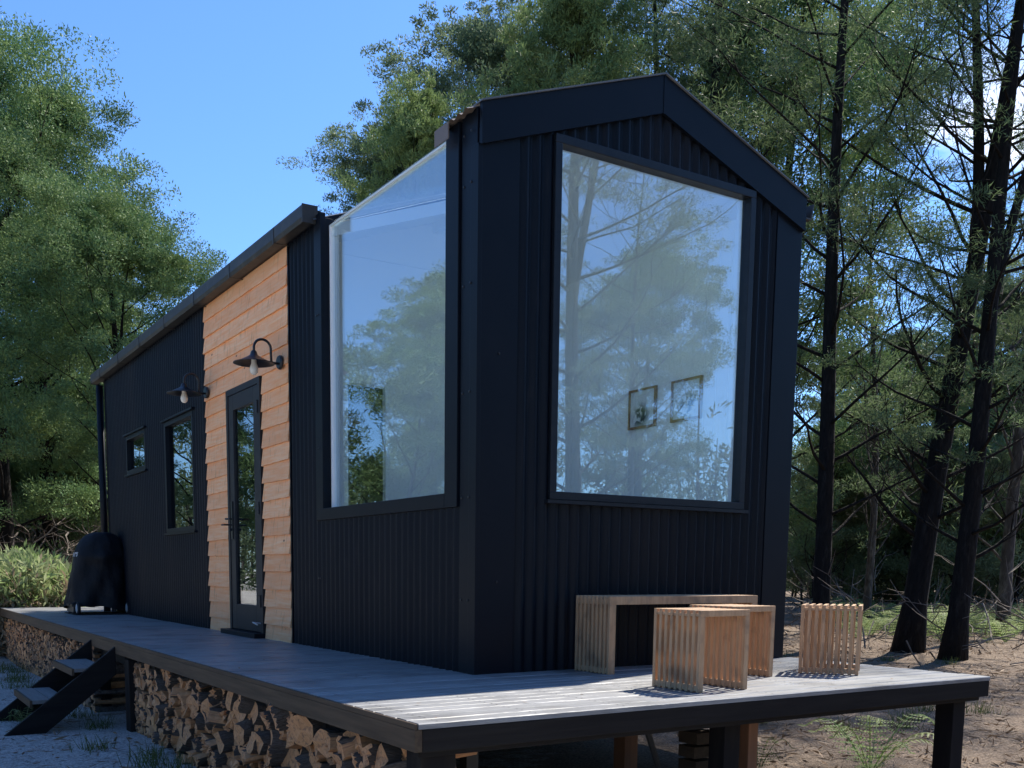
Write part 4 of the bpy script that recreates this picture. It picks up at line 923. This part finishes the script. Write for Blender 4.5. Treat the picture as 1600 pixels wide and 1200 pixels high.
# dead branches and litter
def dead_brush():
    r = random.Random(13); mb = MB()
    for i in range(400):
        if i < 240: px = r.uniform(-40, 170); d = r.uniform(26, 31); zr = 2.2
        else: px = r.uniform(1225, 1640); d = r.uniform(15, 36); zr = .9
        x, y = at(px, d); z = gz(x, y)+r.random()**1.5*zr; p = Vector((x, y, z)); dv = Vector((r.gauss(0, 1), r.gauss(0, 1), r.gauss(0, .5))).normalized(); pts = [p]
        for k in range(4): dv = (dv+Vector((r.uniform(-.4, .4), r.uniform(-.4, .4), r.uniform(-.3, .3)))).normalized(); pts.append(pts[-1]+dv*r.uniform(.2, .45))
        k_ = 1 if i < 240 else .55; mb.tube(pts, [.022*k_, .018*k_, .014*k_, .009*k_, .004*k_], 4, cap=False)
        for q in range(3):
            b = pts[r.randint(1, 3)]; dq = (dv+Vector((r.gauss(0, .8), r.gauss(0, .8), r.gauss(0, .5)))).normalized(); mb.tube([b, b+dq*.25, b+dq*.5+Vector((0, 0, .05))], [.010, .007, .003], 3, cap=False)
    o = mb.build('dead_branches', M['twig']); structure(o, 'stuff'); o['label'] = 'tangle of dead grey branches under the trees'
dead_brush()
def litter():
    g = np.random.default_rng(2); n = 190000
    x = g.uniform(-3, 24, n); y = g.uniform(-4, 26, n); keep = (g.random(n) < np.clip((x+1.9)/3, .30, 1)) & ~((x > -1.2) & (x < 2.3) & (y > 0) & (y < 9)); dd = np.hypot(x-CAM.x, y-CAM.y); keep &= g.random(n) < np.clip(10/dd, .15, 1)
    cl_ = np.sin(x*1.9+1)*np.sin(y*2.3)+np.sin(x*.7+y*.9); keep &= (g.random(n) < .35+.5*(cl_ > 0)); x, y = x[keep], y[keep]; n = len(x)
    z = np.array([gz(a, b) for a, b in zip(x, y)])+g.uniform(.0, .03, n); P = np.stack([x, y, z], 1)
    D = g.normal(size=(n, 3)); D[:, 2] *= .25; D /= np.linalg.norm(D, axis=1)[:, None]; S_ = np.cross(D, np.array([0, 0, 1.])+g.normal(size=(n, 3))*.5); S_ /= np.linalg.norm(S_, axis=1)[:, None]
    l = g.uniform(.02, .08, (n, 1)); w_ = g.uniform(.002, .011, (n, 1)); V = np.empty((n, 4, 3)); V[:, 0] = P-D*l; V[:, 1] = P+S_*w_; V[:, 2] = P+D*l; V[:, 3] = P-S_*w_
    me = quads_mesh('leaf_litter', V, [M['litter']]); o = bpy.data.objects.new('leaf_litter', me); COL.objects.link(o); structure(o, 'stuff'); o['label'] = 'dry leaf and twig litter on the ground'
    r = random.Random(3); C = []
    for i in range(20):
        yy = r.uniform(-1, 10.5); xx = XL-.10-abs(r.gauss(0, .16)); C.append((xx, yy))
    for i in range(10): C.append((r.uniform(-3.5, -1.6), r.uniform(4, 14)))
    for i in range(60): C.append((r.uniform(2.5, 12), r.uniform(-3, 9)))
    P = np.repeat(np.array([(a, b, gz(a, b)) for a, b in C]), 70, 0); m_ = len(P); P = P+np.stack([g.normal(0, .07, m_), g.normal(0, .07, m_), np.zeros(m_)], 1)
    D = g.normal(size=(m_, 3))*.4; D[:, 2] = 1; D /= np.linalg.norm(D, axis=1)[:, None]; S_ = np.cross(D, g.normal(size=(m_, 3))); S_ /= np.linalg.norm(S_, axis=1)[:, None]; l = g.uniform(.04, .14, (m_, 1))
    V = np.empty((m_, 4, 3)); V[:, 0] = P-S_*.003; V[:, 1] = P+S_*.003; V[:, 2] = P+D*l+S_*.001; V[:, 3] = P+D*l-S_*.001
    me = quads_mesh('grass', V, [M['grass']]); o = bpy.data.objects.new('grass', me); COL.objects.link(o); structure(o, 'stuff'); o['label'] = 'thin green grass tufts on the sandy ground'
litter()
def deck_leaves():
    g = np.random.default_rng(12); n = 260; x = g.uniform(XL+.03, XR-.03, n); y = g.uniform(DY+.03, 9, n); k = (y < -.05) | (x < -.08); x, y = x[k], y[k]; n = len(x)
    P = np.stack([x, y, g.uniform(.003, .009, n)], 1); an = g.uniform(0, 6.28, n); D = np.stack([np.cos(an), np.sin(an), g.normal(0, .08, n)], 1); S_ = np.stack([-np.sin(an), np.cos(an), g.normal(0, .15, n)], 1)
    l = g.uniform(.008, .03, (n, 1)); w_ = g.uniform(.002, .006, (n, 1)); V = np.empty((n, 4, 3)); V[:, 0] = P-D*l; V[:, 1] = P+S_*w_; V[:, 2] = P+D*l; V[:, 3] = P-S_*w_
    o = bpy.data.objects.new('fallen_leaves', quads_mesh('fallen_leaves', V, [M['litter']])); COL.objects.link(o); structure(o, 'stuff'); o['label'] = 'tiny dry leaves scattered on the deck boards'
deck_leaves()
